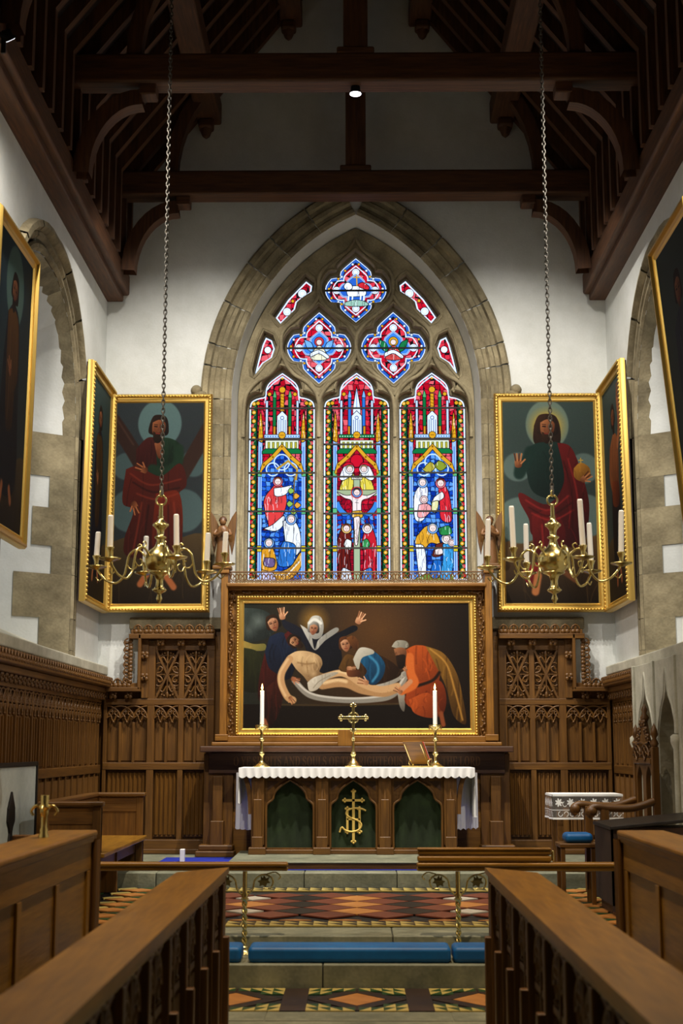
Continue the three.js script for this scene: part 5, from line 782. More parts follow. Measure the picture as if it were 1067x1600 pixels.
function altarCandle(x, label) {
  const t = thing('altar_candlestick', label, 'candlestick', [x, AT + 0.004, -17.12], 0, 'lit candlesticks on the altar'), k = 0.0077;
  obj('stick', lathe([[0.001, 0], [0.1, 0], [0.1, 0.012], [0.085, 0.022], [0.04, 0.05], [0.022, 0.075], [0.02, 0.13], [0.036, 0.15], [0.036, 0.165], [0.018, 0.185], [0.016, 0.3], [0.034, 0.315], [0.034, 0.33], [0.018, 0.35], [0.018, 0.43], [0.05, 0.455], [0.075, 0.47], [0.078, 0.485], [0.03, 0.48], [0.028, 0.5], [0.001, 0.5]], 24), M.brass, t);
  obj('drip_pan', [new THREE.TorusGeometry(0.07, 0.008, 6, 20).rotateX(Math.PI / 2).translate(0, 0.487, 0), ...[0, 1, 2, 3, 4, 5].map((i) => new THREE.SphereGeometry(0.011, 6, 5).translate(Math.cos(i * 1.047) * 0.07, 0.45, Math.sin(i * 1.047) * 0.07))], M.brass, t);
  const c = obj('candle', lathe([[0.026, 0.49], [0.025, 0.89], [0.02, 0.9], [0.001, 0.895]], 16), M.candle, t);
  obj('flame', lathe([[0.001, 0.905], [0.011, 0.92], [0.013, 0.935], [0.008, 0.955], [0.001, 0.985]], 10), flameM, c).castShadow = false;
  const l = new THREE.PointLight(0xffb765, 0.5 * LAMP, 0, 2); l.position.set(0, 0.95, 0.03); l.castShadow = true; t.add(l);
}
altarCandle(on('z', -17.12)(409, 1150).x, 'brass candlestick with lit candle on the altar before the young mourner in the painting'); altarCandle(on('z', -17.12)(680, 1150).x, 'brass candlestick with lit candle on the altar beside the book rest');
{
  const t = thing('altar_cross', 'brass altar cross with trefoil ends on a stepped round foot', 'cross', [on('z', -17.1)(552, 1150).x, AT + 0.004, -17.1]);
  obj('foot', lathe([[0.001, 0], [0.1, 0], [0.1, 0.02], [0.075, 0.03], [0.06, 0.055], [0.03, 0.085], [0.02, 0.12], [0.034, 0.145], [0.034, 0.16], [0.016, 0.19], [0.013, 0.3], [0.026, 0.32], [0.026, 0.335], [0.012, 0.36], [0.012, 0.44]], 24), M.brass, t);
  const cy = 0.58, g = [rbox(0.035, 0.34, 0.022, 0, cy, 0, 0.006), rbox(0.29, 0.035, 0.022, 0, cy, 0, 0.006), new THREE.TorusGeometry(0.062, 0.008, 6, 20).translate(0, cy, 0)];
  for (let i = 0; i < 4; i++) { const a = i * Math.PI / 2, ex = Math.cos(a), ey = Math.sin(a); for (const [d, o] of [[0.165, 0], [0.145, 0.024], [0.145, -0.024]]) g.push(new THREE.SphereGeometry(0.019, 8, 6).scale(1, 1, 0.6).translate(ex * d - ey * o, cy + ey * d + ex * o, 0)); g.push(bar([0, cy, 0], [Math.cos(a + 0.785) * 0.075, cy + Math.sin(a + 0.785) * 0.075, 0], 0.012, 0.012)); }
  g.push(new THREE.SphereGeometry(0.02, 10, 8).scale(1, 1, 0.6).translate(0, cy, 0.012)); obj('cross_head', g, M.brass, t);
}
{
  const x = on('z', -17.05)(650, 1180).x, t = thing('book_rest', 'brass and wood book rest holding a red book on the altar', 'book rest', [x, AT + 0.004, -16.96], 2.35);
  obj('base', [rbox(0.3, 0.02, 0.2, 0, 0.01, 0, 0.005), bar([-0.13, 0.02, 0.08], [-0.13, 0.27, -0.06], 0.012, 0.02), bar([0.13, 0.02, 0.08], [0.13, 0.27, -0.06], 0.012, 0.02)], M.brass, t);
  obj('side_bracket', [tube([[-0.15, 0.02, 0.09], [-0.15, 0.1, 0.1], [-0.15, 0.06, 0.03], [-0.15, 0.02, 0.05]], 0.008, 14, 5), tube([[0.15, 0.02, 0.09], [0.15, 0.1, 0.1], [0.15, 0.06, 0.03], [0.15, 0.02, 0.05]], 0.008, 14, 5)], M.brass, t);
  const d = obj('desk', rbox(0.31, 0.3, 0.016, 0, 0, 0, 0.005), M.oak, t); d.position.set(0, 0.17, 0.0); d.rotation.x = -0.5;
  const b = obj('book', rbox(0.27, 0.25, 0.035, 0, 0, 0, 0.006), std({ color: 0xb3331e, roughness: 0.6 }), t); b.position.set(0, 0.18, 0.025); b.rotation.x = -0.5; b.userData.label = 'red book';
  obj('pages', [rbox(0.255, 0.235, 0.012, 0, 0, 0.02, 0.004)], M.linen, b);
}

// ================= COMMUNION RAIL AND KNEELERS =================
const CZ = -11.3, railX = (px) => on('z', CZ)(px, 1352).x, railTop = on('z', CZ)(557, 1347).y;
function rail(name, label, x0, x1, y, group) {
  const t = thing(name, label, 'altar rail', [(x0 + x1) / 2, y, CZ]), w = Math.abs(x1 - x0);
  obj('handrail', [rbox(w, 0.035, 0.11, 0, -0.018, 0, 0.016), rbox(w, 0.03, 0.085, 0, -0.05, 0, 0.012)], M.desk, t);
  return t;
}
rail('communion_rail', 'polished oak communion rail ending at the stall under the wooden bench', -3.2, railX(450), railTop);
rail('communion_rail', 'polished oak communion rail running towards the carved chair', railX(651), 3.2, railTop);
{ const t = thing('gate_rail', 'sliding double-moulded oak rail section lying on top of the communion rail', 'altar rail', [(railX(652) + railX(861)) / 2, railTop, CZ]), w = railX(861) - railX(652); obj('handrail', [rbox(w, 0.05, 0.1, 0, 0.026, 0, 0.02), rbox(w, 0.042, 0.085, 0, 0.075, 0, 0.016), rbox(w, 0.016, 0.1, 0, 0.1, 0, 0.006)], M.desk, t); obj('end_stop', rbox(0.02, 0.08, 0.06, w / 2 + 0.01, 0.05, 0, 0.006), M.brass, t); }
function standard(px, label) {
  const x = railX(px), t = thing('rail_standard', label, 'rail standard', [x, L1, CZ], 0, 'brass standards of the communion rail'), H = railTop - L1 - 0.07;
  const helix = (ph) => { const o = []; for (let i = 0; i <= 60; i++) { const a = i / 60; o.push([Math.cos(a * 22 + ph) * 0.012, 0.05 + a * (H * 0.62), Math.sin(a * 22 + ph) * 0.012]); } return tube(o, 0.011, 120, 5); };
  obj('twisted_stem', [helix(0), helix(Math.PI)], M.brass, t);
  obj('base', lathe([[0.001, 0], [0.06, 0], [0.06, 0.012], [0.03, 0.025], [0.026, 0.05], [0.03, 0.06], [0.001, 0.06]], 16), M.brass, t);
  obj('knop', lathe([[0.018, H * 0.64], [0.032, H * 0.665], [0.02, H * 0.69], [0.032, H * 0.715], [0.018, H * 0.74], [0.018, H], [0.001, H]], 16), M.brass, t);
  for (const s of [-1, 1]) {
    obj('scroll_bracket', [tube([[s * 0.015, H * 0.7, 0], [s * 0.06, H * 0.78, 0], [s * 0.08, H * 0.9, 0], [s * 0.15, H * 0.96, 0], [s * 0.215, H * 0.9, 0], [s * 0.2, H * 0.8, 0], [s * 0.14, H * 0.79, 0]], 0.008, 36, 6), tube([[s * 0.15, H * 0.96, 0], [s * 0.24, H * 0.985, 0], [s * 0.275, H * 0.93, 0], [s * 0.255, H * 0.9, 0]], 0.006, 18, 6)], M.brass, t);
    const leaf = shapeOf([[0, -0.045], [0.018, -0.02], [0.045, -0.025], [0.035, 0.0], [0.05, 0.02], [0.022, 0.02], [0.012, 0.05], [0, 0.03], [-0.012, 0.05], [-0.022, 0.02], [-0.05, 0.02], [-0.035, 0], [-0.045, -0.025], [-0.018, -0.02]]);
    obj('vine_leaf', extr(leaf, 0.006, 0.003, 0).rotateZ(s * 0.3).translate(s * 0.148, H * 0.875, 0), std({ color: new THREE.Color().setRGB(0.16, 0.13, 0.05), metalness: 0.8, roughness: 0.45 }), t);
  }
}
standard(383, 'twisted brass rail standard with vine-leaf scrolls before the bench side of the altar'); standard(715, 'twisted brass rail standard with vine-leaf scrolls before the book rest');
for (const [x, l] of [[-2.3, 'twisted brass rail standard hidden behind the choir desk by the wooden bench'], [2.3, 'twisted brass rail standard beside the draped reading desk']]) { const src = scene.children.find((o) => o.name === 'rail_standard'), c = src.clone(); c.name = numbered('rail_standard'); c.position.x = x; c.userData = { ...src.userData, label: l }; scene.add(c); }
const kneelX = (px) => on('z', -10.88)(px, 1490).x;
for (const [a, b, l] of [[388, 704.5, 'long blue kneeling cushion across the middle of the step'], [200, 377, 'blue kneeling cushion before the bench side of the rail'], [708, 900, 'blue kneeling cushion before the rail by the carved chair']]) {
  const x0 = kneelX(a), x1 = kneelX(b), t = thing('kneeler', l, 'kneeler', [(x0 + x1) / 2, L1, -10.99]), w = x1 - x0;
  obj('pad', new RoundedBoxGeometry(w, 0.115, 0.3, 4, 0.035).translate(0, 0.0585, 0), M.blue, t);
  obj('piping', tube([[-w / 2 + 0.03, 0.098, 0.138], [w / 2 - 0.03, 0.098, 0.138]], 0.005, 2, 5), M.blue, t);
}

// ================= CHANDELIERS =================
function chandelier(px, th0, lens, label) {
  const cz = -11.7, s = 1 / 189, c0 = on('z', cz)(px, 877), t = thing('chandelier', label, 'chandelier', [c0.x, c0.y - 67 * s, cz], 0, 'brass chandeliers hanging before the altar');
  const Y = (py) => (944 - py) * s, L = (list) => list.map(([r, py]) => [Math.max(0.001, r * s), Y(py)]);
  obj('body', lathe(L([[0, 944], [2.2, 943], [3, 940], [5.2, 936], [3.4, 931], [3, 928], [9, 925], [11.7, 922], [9, 920], [6, 916], [5.5, 908], [8, 900], [16.5, 896], [17.5, 894.5], [15, 893], [19, 890], [23.5, 883], [24.8, 876], [23.5, 869], [18, 861], [10, 855], [7, 850], [5.5, 843], [9.2, 840], [9.2, 838.5], [5.2, 836], [5.8, 828], [10.5, 822], [12, 820], [9, 816], [5, 812], [3.6, 808], [5, 806.5], [3.4, 805], [3, 788], [4.2, 786], [0, 785.5]]).reverse(), 32), M.brass, t);
  obj('petal_knop', [0, 1, 2, 3, 4, 5, 6, 7].map((i) => new THREE.SphereGeometry(3.4 * s, 8, 6).translate(Math.cos(i * 0.785) * 9.5 * s, Y(819.5), Math.sin(i * 0.785) * 9.5 * s)), M.brass, t);
  obj('hanging_ring', [new THREE.TorusGeometry(8 * s, 1.5 * s, 8, 20).translate(0, Y(780), 0), new THREE.TorusGeometry(5 * s, 1.3 * s, 8, 16).rotateY(1.2).translate(0, Y(769), 0)], M.brass, t);
  const arm = mergeGeometries([ // S-shaped branch in the local x direction, drip pan and socket at its end
    tube([[22, 872, 0], [30, 862, 0], [40, 858, 0], [50, 866, 0], [54, 882, 0], [58, 898, 0], [70, 910, 0], [86, 906, 0], [98, 894, 0], [103, 886, 0]].map(([r, py, z]) => [r * s, Y(py), z]), 1.9 * s, 44, 7), tube([[54, 880, 0], [48, 888, 0], [40, 887, 0], [38, 880, 0], [43, 877, 0]].map(([r, py, z]) => [r * s, Y(py), z]), 1.3 * s, 16, 6), tube([[34, 860, 0], [30, 852, 0], [34, 849, 0], [37, 852, 0]].map(([r, py, z]) => [r * s, Y(py), z]), 1.2 * s, 10, 6), tube([[92, 901, 0], [99, 906, 0], [104, 900, 0]].map(([r, py, z]) => [r * s, Y(py), z]), 1.1 * s, 8, 5),
    lathe(L([[0, 889], [4, 888], [16, 884.5], [17, 882.5], [6, 884], [3.2, 881], [3.6, 874], [6, 868], [6.6, 866], [5.4, 865.5], [4.6, 867], [0, 867]]).reverse(), 20).translate(104 * s, 0, 0)].map((g) => metric(g)));
  for (let i = 0; i < 6; i++) {
    const a = (th0 + i * 60) * D2R, g = put('arm', arm, M.brass, t); g.rotation.y = -a;
    const h = lens[i] * s, c = put('candle', shared(`cand${lens[i]}`, () => metric(lathe([[4.3 * s, 0], [4.1 * s, h * 0.96], [3.2 * s, h], [0.001, h - 0.004]], 14))), M.candle, t, Math.cos(a) * 104 * s, Y(868), Math.sin(a) * 104 * s); c.rotation.set(hash2(i, px, 3) * 0.08 - 0.04, 0, hash2(i, px, 4) * 0.1 - 0.05);
  }
  // chain: alternate links up into the roof
  const top = 8.7 - (c0.y - 67 * s), links = [], link = new THREE.TorusGeometry(0.016, 0.0055, 5, 9).scale(0.85, 1.5, 1); let y = Y(764), k = 0;
  links.push(lathe([[3 * s, Y(772)], [3.4 * s, Y(764)], [2 * s, Y(757)]], 10)); y = Y(757);
  for (; y < top; y += 0.036, k++) links.push(link.clone().rotateY((k % 2) * 1.571).translate(0, y, 0));
  obj('chain', links, M.steel, t);
}
chandelier(250, 8.6, [35, 50, 51, 40, 45, 48], 'brass six-branch chandelier with short candles before the saint with a diagonal cross');
chandelier(865, 13, [68, 72, 66, 62, 66, 64], 'brass six-branch chandelier with tall candles before the figure with a golden halo');

// ================= CHOIR STALLS AND DESKS =================
function choirDesk(s, label) {                                   // long book desk with sloping top, tracery front towards the aisle
  const t = thing('choir_desk', label, 'choir desk'), z0 = -8.92, z1 = -1.0, xi = 0.8, xo = 1.1, yT = 1.015;
  obj('top_board', extr(shapeOf(ccw([[s * (xi - 0.02), yT - 0.035], [s * xo, yT - 0.065], [s * xo, yT - 0.03], [s * (xi - 0.02), yT]])), z1 - z0, 0.006, z0), M.desk, t);
  obj('top_moulding', rspan(s * (xi + 0.0), s * (xi + 0.05), yT - 0.085, yT - 0.035, z0 + 0.02, z1, 0.012), M.desk, t);
  obj('front_board', span(s * (xi + 0.05), s * (xi + 0.07), 0.1, yT - 0.06, z0 + 0.03, z1), M.panel, t);
  obj('plinth', rspan(s * (xi - 0.02), s * (xi + 0.2), 0, 0.12, z0 + 0.01, z1, 0.01), M.panel, t);
  obj('end_panel', [rspan(s * (xi + 0.01), s * (xo - 0.02), 0.06, yT - 0.05, z0 + 0.0, z0 + 0.05, 0.01), rspan(s * (xi + 0.0), s * (xi + 0.07), 0.06, yT - 0.05, z0 - 0.03, z0 + 0.05, 0.01), rspan(s * (xo - 0.09), s * (xo - 0.02), 0.06, yT - 0.07, z0 - 0.03, z0 + 0.05, 0.01), rspan(s * (xi - 0.02), s * xo, 0, 0.12, z0 - 0.06, z0 + 0.1, 0.012)], M.panel, t);
  for (let k = 0, z = z0 + 0.06; z < z1 - 0.3; k++, z += 0.62) {
    obj('buttress', [rspan(s * (xi + 0.0), s * (xi + 0.07), 0.1, yT - 0.09, z, z + 0.07, 0.008), rspan(s * (xi - 0.035), s * (xi + 0.02), 0.1, 0.62, z + 0.005, z + 0.065, 0.008)], M.panel, t);
    for (const q of [0.12, 0.37]) {
      const zc = z + q + 0.105; const h = put('tracery_head', traceryHead(0.2, 0.24, 1), M.panel, t, s * (xi + 0.045), yT - 0.34, zc, -s * Math.PI / 2);
      put('linenfold_panel', linenfold(0.2, 0.5), M.panel, t, s * (xi + 0.048), 0.14, zc, -s * Math.PI / 2);
      obj('muntin', rspan(s * (xi + 0.02), s * (xi + 0.06), 0.1, yT - 0.09, z + q + 0.23, z + q + 0.255, 0.006), M.panel, t);
      obj('panel_rail', rspan(s * (xi + 0.025), s * (xi + 0.06), yT - 0.38, yT - 0.345, z + q, z + q + 0.22, 0.005), M.panel, t);
    }
  }
}
choirDesk(-1, 'long oak choir desk with flat book ledge, before the stall with the brass candle socket'); choirDesk(1, 'long oak choir desk with flat book ledge, before the stall by the carved chair');
function choirStall(s, label) {                                   // panelled front of the row behind, with a moulded curved end
  const t = thing('choir_stall', label, 'choir stall'), z0 = -9.15, z1 = -1.0, x = 1.66, y = 1.225;
  obj('top_rail', [rspan(s * (x - 0.03), s * (x + 0.27), y - 0.035, y, z0, z1, 0.014), rspan(s * (x - 0.015), s * (x + 0.06), y - 0.075, y - 0.03, z0 + 0.02, z1, 0.014)], M.desk, t);
  obj('frame_rail', rspan(s * (x + 0.0), s * (x + 0.045), y - 0.24, y - 0.06, z0 + 0.05, z1, 0.008), M.desk, t); obj('frame_rail', rspan(s * x, s * (x + 0.045), 0, 0.2, z0 + 0.05, z1, 0.008), M.desk, t);
  for (let z = z0 + 0.08; z < z1 - 0.3; z += 0.92) { obj('panel', rspan(s * (x + 0.015), s * (x + 0.035), 0.2, y - 0.24, z + 0.06, z + 0.9, 0.006), M.desk, t); obj('stile', rspan(s * x, s * (x + 0.045), 0.2, y - 0.24, z - 0.02, z + 0.07, 0.006), M.desk, t); }
  // end standard with three roll mouldings that sweep out at the foot
  const end = [rspan(s * (x + 0.0), s * (x + 0.12), 0.02, y - 0.03, z0 - 0.14, z0 + 0.02, 0.01)];
  for (let i = 0; i < 3; i++) { const zz = z0 + 0.0 - i * 0.05, o = 0.012; end.push(tube([[s * (x - o), y - 0.06, zz], [s * (x - o), 0.75, zz], [s * (x - o), 0.6, zz], [s * (x - 0.03), 0.5, zz], [s * (x - 0.1), 0.43, zz], [s * (x - 0.2), 0.4, zz]], 0.022, 30, 8)); }
  end.push(rspan(s * (x - 0.2), s * (x + 0.1), 0.0, 0.4, z0 - 0.13, z0 + 0.02, 0.01));
  obj('end_moulding', end, M.panel, t);
  obj('end_panel', rspan(s * (x + 0.01), s * (x + 0.5), 0, y - 0.03, z0 + 0.0, z0 + 0.05, 0.01), M.panel, t);
  obj('seat', [rspan(s * (x + 0.3), s * (x + 0.75), 0.42, 0.46, z0 + 0.05, z1, 0.01), rspan(s * (x + 0.75), s * (x + 0.8), 0, 1.0, z0 + 0.05, z1, 0.01)], M.panel, t);
}
choirStall(-1, 'panelled oak choir stall front carrying the brass candle socket'); choirStall(1, 'panelled oak choir stall front below the carved chair');
{ // brass candle socket on the stall
  const p = on('y', 1.225)(98, 1306), t = thing('candle_socket', 'small brass candle socket with curled side leaves on the stall top', 'candle holder', [-1.8, 1.225, -8.35]);
  obj('stem', lathe([[0.03, 0], [0.03, 0.012], [0.022, 0.03], [0.026, 0.045], [0.019, 0.06], [0.019, 0.15], [0.034, 0.165], [0.036, 0.18], [0.024, 0.19], [0.026, 0.24], [0.018, 0.24], [0.001, 0.2]], 18), M.brass, t);
  obj('leaf_collar', [0, 1, 2, 3].map((i) => tube([[0.02, 0.175, 0], [0.05, 0.18, 0], [0.075, 0.15, 0], [0.062, 0.125, 0]].map(([r, y, z]) => [Math.cos(i * 1.571) * r, y, Math.sin(i * 1.571) * r]), 0.009, 14, 6)), M.brass, t);
}

// ================= FURNITURE =================
{ // clergy bench by the left wall
  const t = thing('clergy_bench', 'oak bench with panelled ends and plank seat beside the wall panelling', 'bench', [-2.62, L2, -14.75]), z = 1.32;
  for (const e of [-1, 1]) {
    const w = 0.56; obj('end_panel', [rspan(-0.3, 0.26, 0, 0.9, e * z - 0.03, e * z + 0.03, 0.008), rspan(-0.3, -0.22, 0, 0.906, e * z - 0.04, e * z + 0.04, 0.008), rspan(0.18, 0.26, 0, 0.906, e * z - 0.04, e * z + 0.04, 0.008), rspan(-0.295, 0.255, 0.74, 0.9, e * z - 0.036, e * z + 0.036, 0.008)], M.panel, t);
    obj('capping', rspan(-0.33, 0.28, 0.905, 0.95, e * z - 0.06, e * z + 0.06, 0.016), M.panel, t);
  }
  obj('back_panel', [rspan(-0.3, -0.27, 0.2, 0.9, -z, z, 0.006), rspan(-0.31, -0.25, 0.74, 0.9, -z, z, 0.006)], M.panel, t); obj('capping', rspan(-0.34, -0.23, 0.905, 0.95, -z, z, 0.016), M.panel, t);
  for (let i = 0; i < 4; i++) obj('muntin', rspan(-0.275, -0.25, 0.2, 0.76, -z + 0.3 + i * 0.62, -z + 0.38 + i * 0.62, 0.005), M.panel, t);
  obj('seat', rspan(-0.28, 0.3, 0.44, 0.485, -z - 0.02, z + 0.05, 0.012), M.desk, t); obj('seat_support', [rspan(-0.2, 0.2, 0, 0.44, -0.03, 0.03, 0.006), rspan(0.14, 0.18, 0.3, 0.44, -z, z, 0.006)], M.panel, t);
}
{ // credence table with lace cloth
  const x0 = 2.17, x1 = 2.88, zc = -16.15, H = 0.78, t = thing('credence_table', 'small oak side table under a lace cloth', 'side table', [(x0 + x1) / 2, L3, zc]), hw = (x1 - x0) / 2, hd = 0.24;
  obj('tabletop', rspan(-hw - 0.02, hw + 0.02, H - 0.03, H, -hd - 0.02, hd + 0.02, 0.008), M.panel, t);
  for (const [a, b] of [[-1, -1], [1, -1], [-1, 1], [1, 1]]) obj('leg', rspan(a * (hw - 0.02), a * (hw - 0.09), 0, H - 0.03, b * (hd - 0.01), b * (hd - 0.07), 0.006), M.panel, t);
  obj('apron', rspan(-hw + 0.05, hw - 0.05, H - 0.14, H - 0.03, hd - 0.05, hd - 0.03, 0.004), M.panel, t); obj('stretcher', [rspan(-hw + 0.05, -hw + 0.08, 0.1, 0.15, -hd + 0.04, hd - 0.04, 0.004), rspan(hw - 0.08, hw - 0.05, 0.1, 0.15, -hd + 0.04, hd - 0.04, 0.004)], M.panel, t);
  const lace = canvasTex(1024, 320, (c) => { c.fillStyle = '#000'; c.fillRect(0, 0, 1024, 320); c.strokeStyle = '#fff'; c.fillStyle = '#fff'; for (let x = 0; x < 1024; x += 9) { c.fillStyle = 'rgba(255,255,255,0.55)'; c.fillRect(x, 0, 2, 320); } for (let y = 0; y < 320; y += 9) c.fillRect(0, y, 1024, 2); c.fillStyle = '#fff'; c.fillRect(0, 0, 1024, 26); c.fillRect(0, 296, 1024, 24); c.fillRect(0, 196, 1024, 8); for (let i = 0; i < 6; i++) { const x = 90 + i * 170, y = 105; for (let p = 0; p < 7; p++) { const a = p * 0.9; c.beginPath(); c.ellipse(x + Math.cos(a) * 32, y + Math.sin(a) * 32, 24, 12, a, 0, 7); c.fill(); } c.beginPath(); c.arc(x, y, 14, 0, 7); c.fill(); c.lineWidth = 9; c.beginPath(); c.arc(x + 85, y + 20, 30, 0.5, 4.5); c.stroke(); c.beginPath(); c.arc(x + 20, 250, 30, 0, 4.6); c.stroke(); c.beginPath(); c.arc(x + 105, 250, 30, 3.1, 7.8); c.stroke(); } });
  const lm = std({ color: 0xeeeeea, roughness: 0.95, alphaMap: lace, transparent: true, side: THREE.DoubleSide });
  const cl = thing('lace_cloth', 'white floral lace cloth hanging over the small side table', 'tablecloth', [(x0 + x1) / 2, L3 + H, zc]);
  obj('top_sheet', rspan(-hw - 0.03, hw + 0.03, 0.001, 0.008, -hd - 0.03, hd + 0.03, 0.003), M.linen, cl);
  const fall = (w) => { const g = new THREE.PlaneGeometry(w, 0.27, 40, 6).translate(0, -0.135, 0), p = g.attributes.position; for (let i = 0; i < p.count; i++) p.setZ(i, 0.012 * Math.sin(p.getX(i) * 17) * (-p.getY(i) / 0.27) + 0.006); g.computeVertexNormals(); return g; };
  obj('lace_fall', fall(2 * hw + 0.06).translate(0, 0.006, hd + 0.03), lm, cl, true); obj('lace_fall', fall(2 * hd + 0.06).rotateY(-Math.PI / 2).translate(-hw - 0.03, 0.006, 0), lm, cl, true);
}
{ // carved bishop's chair by the right wall, facing the middle
  const t = thing('carved_chair', 'tall carved oak armchair with pierced gothic back by the stone niche', 'chair', [2.62, L2, -14.5], -Math.PI / 2 + 0.12);   // local +z faces the aisle
  const hw = 0.32;
  obj('seat', rspan(-hw, hw, 0.44, 0.5, -0.26, 0.28, 0.012), M.panel, t);
  for (const s of [-1, 1]) {
    obj('leg', rspan(s * hw, s * (hw - 0.07), 0, 0.86, 0.2, 0.28, 0.01), M.panel, t); obj('leg', rspan(s * hw, s * (hw - 0.06), 0, 1.45, -0.32, -0.25, 0.01), M.panel, t);
    obj('arm', [tube([[s * 0.29, 0.92, -0.26], [s * 0.29, 0.86, -0.05], [s * 0.29, 0.86, 0.2], [s * 0.29, 0.87, 0.34], [s * 0.29, 0.82, 0.4], [s * 0.29, 0.78, 0.36]], 0.038, 28, 8), new THREE.SphereGeometry(0.055, 10, 8).translate(s * 0.29, 0.83, 0.37)], M.panel, t);
    obj('finial', lathe([[0.03, 1.45], [0.045, 1.48], [0.02, 1.53], [0.04, 1.57], [0.03, 1.62], [0.001, 1.68]], 10).translate(s * 0.29, 0, -0.285), M.panel, t);
    obj('side_panel', rspan(s * 0.3, s * 0.27, 0.08, 0.44, -0.26, 0.22, 0.006), M.panel, t);
  }
  const back = shapeOf([[-0.27, 0.5], [0.27, 0.5], [0.27, 1.36], [0.12, 1.5], [0, 1.72], [-0.12, 1.5], [-0.27, 1.36]], [[-0.14, 0], [0.14, 0]].map(([x]) => archPath(0.09, 1.1, 0.16, 0.62, 6).map((p) => [p[0] + x, p[1]])).map((h) => ccw(h)));
  obj('backrest', [extr(back, 0.04, 0.006, -0.31), rspan(-0.27, 0.27, 1.28, 1.34, -0.33, -0.24, 0.01)], M.panel, t); put('tracery', traceryHead(0.5, 0.2, 2), M.panel, t, 0, 1.3, -0.25);
  for (let i = 0; i < 5; i++) for (const s of [-1, 1]) put('crocket', rosette, M.panel, t, s * (0.24 - i * 0.05), 1.4 + i * 0.07, -0.27).scale.setScalar(0.8);
  obj('finial', lathe([[0.03, 1.7], [0.05, 1.74], [0.02, 1.78], [0.035, 1.82], [0.001, 1.88]], 10).translate(0, 0, -0.29), M.panel, t);
}
{ // draped reading desk beside the rail, dark cloth with a fringe
  const t = thing('reading_desk', 'reading desk draped in dark fringed cloth before the carved chair', 'desk', [2.64, L2, -13.0]);
  obj('slope', extr(shapeOf([[-0.45, 0.74], [0.4, 0.82], [0.4, 0.85], [-0.45, 0.77]]), 0.9, 0.006, -0.5), std({ color: 0x1a1411, roughness: 0.45 }), t);
  obj('drape', span(-0.44, -0.42, 0.1, 0.75, -0.48, 0.38), std({ map: mottleTex([0.13, 0.085, 0.06], [0.26, 0.17, 0.12], 61, 256), roughness: 0.9 }), t); obj('drape', span(-0.44, 0.38, 0.05, 0.76, 0.36, 0.38), std({ map: mottleTex([0.13, 0.085, 0.06], [0.26, 0.17, 0.12], 61, 256), roughness: 0.9 }), t);
  obj('frame', [span(-0.4, 0.36, 0, 0.74, -0.45, 0.34)], M.darkOak, t);
}
{ const t = thing('stool', 'plain oak stool under a small blue cushion beside the draped desk', 'stool', [2.06, L2, -13.75]); obj('seat', rspan(-0.17, 0.17, 0.52, 0.56, -0.17, 0.17, 0.01), M.panel, t); for (const [a, b] of [[-1, -1], [1, -1], [-1, 1], [1, 1]]) obj('leg', rspan(a * 0.16, a * 0.12, 0, 0.52, b * 0.16, b * 0.12, 0.006), M.panel, t); obj('stretcher', [rspan(-0.14, 0.14, 0.3, 0.33, 0.13, 0.15, 0.004), rspan(-0.14, 0.14, 0.3, 0.33, -0.15, -0.13, 0.004)], M.panel, t);
  tag(obj('cushion', new RoundedBoxGeometry(0.26, 0.09, 0.26, 3, 0.04).translate(2.08, L2 + 0.607, -13.75), M.blue), 'small blue cushion lying on the oak stool', 'cushion'); }
{ // stone niche (sedilia) in the right wall
  const t = thing('stone_niche', 'pale stone wall niche with ogee-headed arches beside the carved chair', 'stone niche', [WX - 0.03, 0, 0], -Math.PI / 2), a = -15.92, b = -12.9, base = 0.72, top = 2.62;
  const ogee = (c, w) => { const half = smooth([[c - w, base + 0.12], [c - w, 1.6], [c - w * 0.95, 1.85], [c - w * 0.6, 2.1], [c - w * 0.2, 2.24], [c, 2.46]], 18); return ccw([...half, ...mir(half, c).slice(1)]); };
  const holes = [ogee(-15.3, 0.42), ogee(-14.25, 0.42), ogee(-13.3, 0.3)];
  obj('arcade', extr(shapeOf([[a, base], [b, base], [b, top], [a, top]], holes), 0.16, 0.012, 0), M.paleStone, t); obj('recess_back', span(a, b, base, top, -0.0, 0.012), M.stone, t);
  for (const h of holes) obj('arch_moulding', new THREE.TubeGeometry(new THREE.CatmullRomCurve3(grow(h, 0.035).map((p) => V3(p[0], p[1], 0.165)), true), 60, 0.02, 6, true), M.paleStone, t);
  for (const z of [-15.82, -14.78, -13.78]) obj('shaft', [lathe([[0.05, base], [0.05, base + 0.08], [0.03, base + 0.12], [0.03, 1.72], [0.055, 1.78], [0.055, 1.84], [0.03, 1.86]], 10).translate(z, 0, 0.19), rspan(z - 0.035, z + 0.035, 1.86, top, 0.12, 0.2, 0.01)], M.paleStone, t);
  obj('seat_ledge', rspan(a, b, base - 0.12, base + 0.1, 0, 0.22, 0.015), M.paleStone, t); obj('base_course', rspan(a, b, 0.28, base - 0.12, 0, 0.12, 0.01), M.darkOak, t);
}
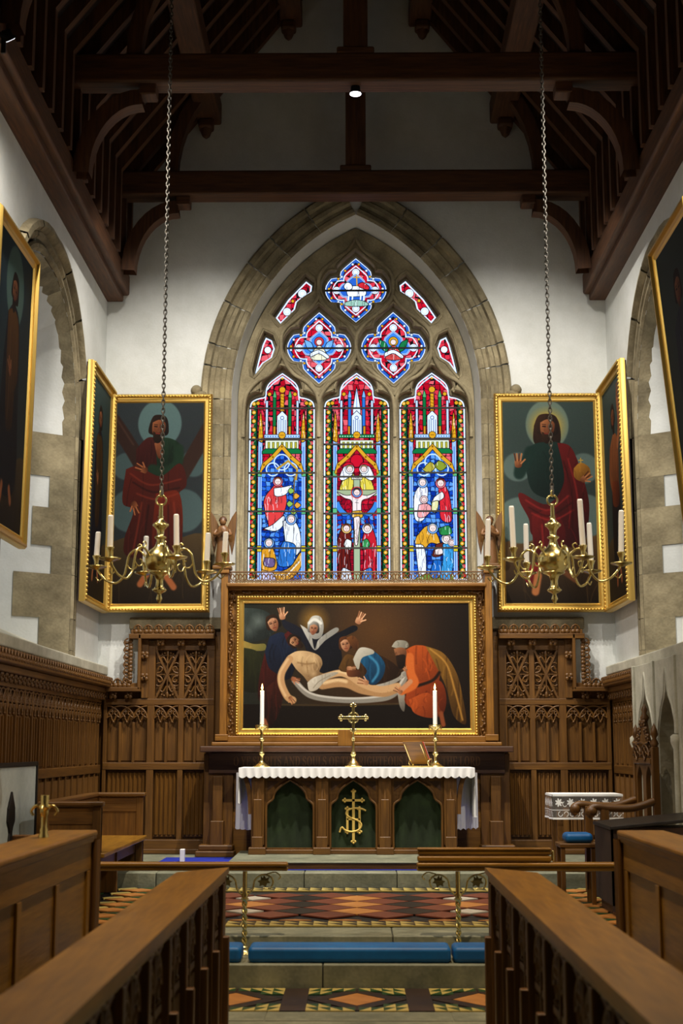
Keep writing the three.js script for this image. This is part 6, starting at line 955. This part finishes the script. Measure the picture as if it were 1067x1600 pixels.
{ // white tablet by the left wall
  const t = thing('wall_tablet', 'weathered white tablet with a black fleur-de-lis ornament, fixed over the side panelling', 'wall tablet', [-WX + 0.11, 0, -13.3], Math.PI / 2);
  obj('slab', rspan(-0.75, 0.78, 0.42, 1.56, 0.0, 0.03, 0.006), std({ map: mottleTex([0.62, 0.66, 0.64], [0.80, 0.83, 0.81], 71), roughness: 0.7 }), t); obj('frame', [rspan(0.78, 0.82, 0.4, 1.6, 0, 0.045, 0.006), rspan(-0.75, 0.82, 1.56, 1.6, 0, 0.045, 0.006)], M.iron, t);
  const fl = shapeOf([[-0.06, 0], [0.06, 0], [0.1, 0.12], [0.17, 0.08], [0.2, 0.16], [0.19, 0.24], [0.165, 0.3], [0.14, 0.22], [0.09, 0.2], [0.04, 0.32], [0.018, 0.45], [0.03, 0.5], [0.055, 0.55], [0.05, 0.66], [0.0, 0.8], [-0.05, 0.66], [-0.055, 0.55], [-0.03, 0.5], [-0.018, 0.45], [-0.04, 0.32], [-0.09, 0.2], [-0.14, 0.22], [-0.165, 0.3], [-0.19, 0.24], [-0.2, 0.16], [-0.17, 0.08], [-0.1, 0.12]]);
  obj('finial', extr(fl, 0.012, 0.004, 0.034).scale(2.4, 1.05, 1).translate(-0.22, 0.5, 0), M.iron, t).userData.label = 'black fleur-de-lis ornament';
}
tag(obj('white_box', rbox(0.05, 0.14, 0.1, -1.98, L3 + 0.082, -16.55, 0.006), M.linen), 'small white box standing on the blue carpet', 'box');

// ---------- the lamps: the fitting in view, those hidden on top of the tie beam, those along the wall plates and further west ----------
spotLamp([0, 8.7, -14.26], 0, 1.2, -17.3, 300, 38 * D2R, 'small round spot lamp lit under the tie beam before the window');
for (const s of [-1, 1]) spotLamp([s * 1.5, 9.13, -14.42], s * 1.9, 3.6, -18, 135, 42 * D2R, s < 0 ? 'spot lamp on top of the tie beam on the bench side' : 'spot lamp on top of the tie beam on the carved chair side', true);
{ const p = on('x', -2.93)(1, 48); for (const s of [-1, 1]) spotLamp([s * 2.9, p.y, p.z], s * 0.5, 2.0, -15.5, 85, 58 * D2R, s < 0 ? 'bright spot lamp on the wall plate over the painting of the ochre-mantled figure' : 'spot lamp on the wall plate over the stone niche', true); }
spotLamp([0, 8.7, -8.05], 0, 0.4, -8.6, 270, 50 * D2R, 'spot lamp under the tie beam above the choir stalls', false, true);
renderer.render(scene, camera);
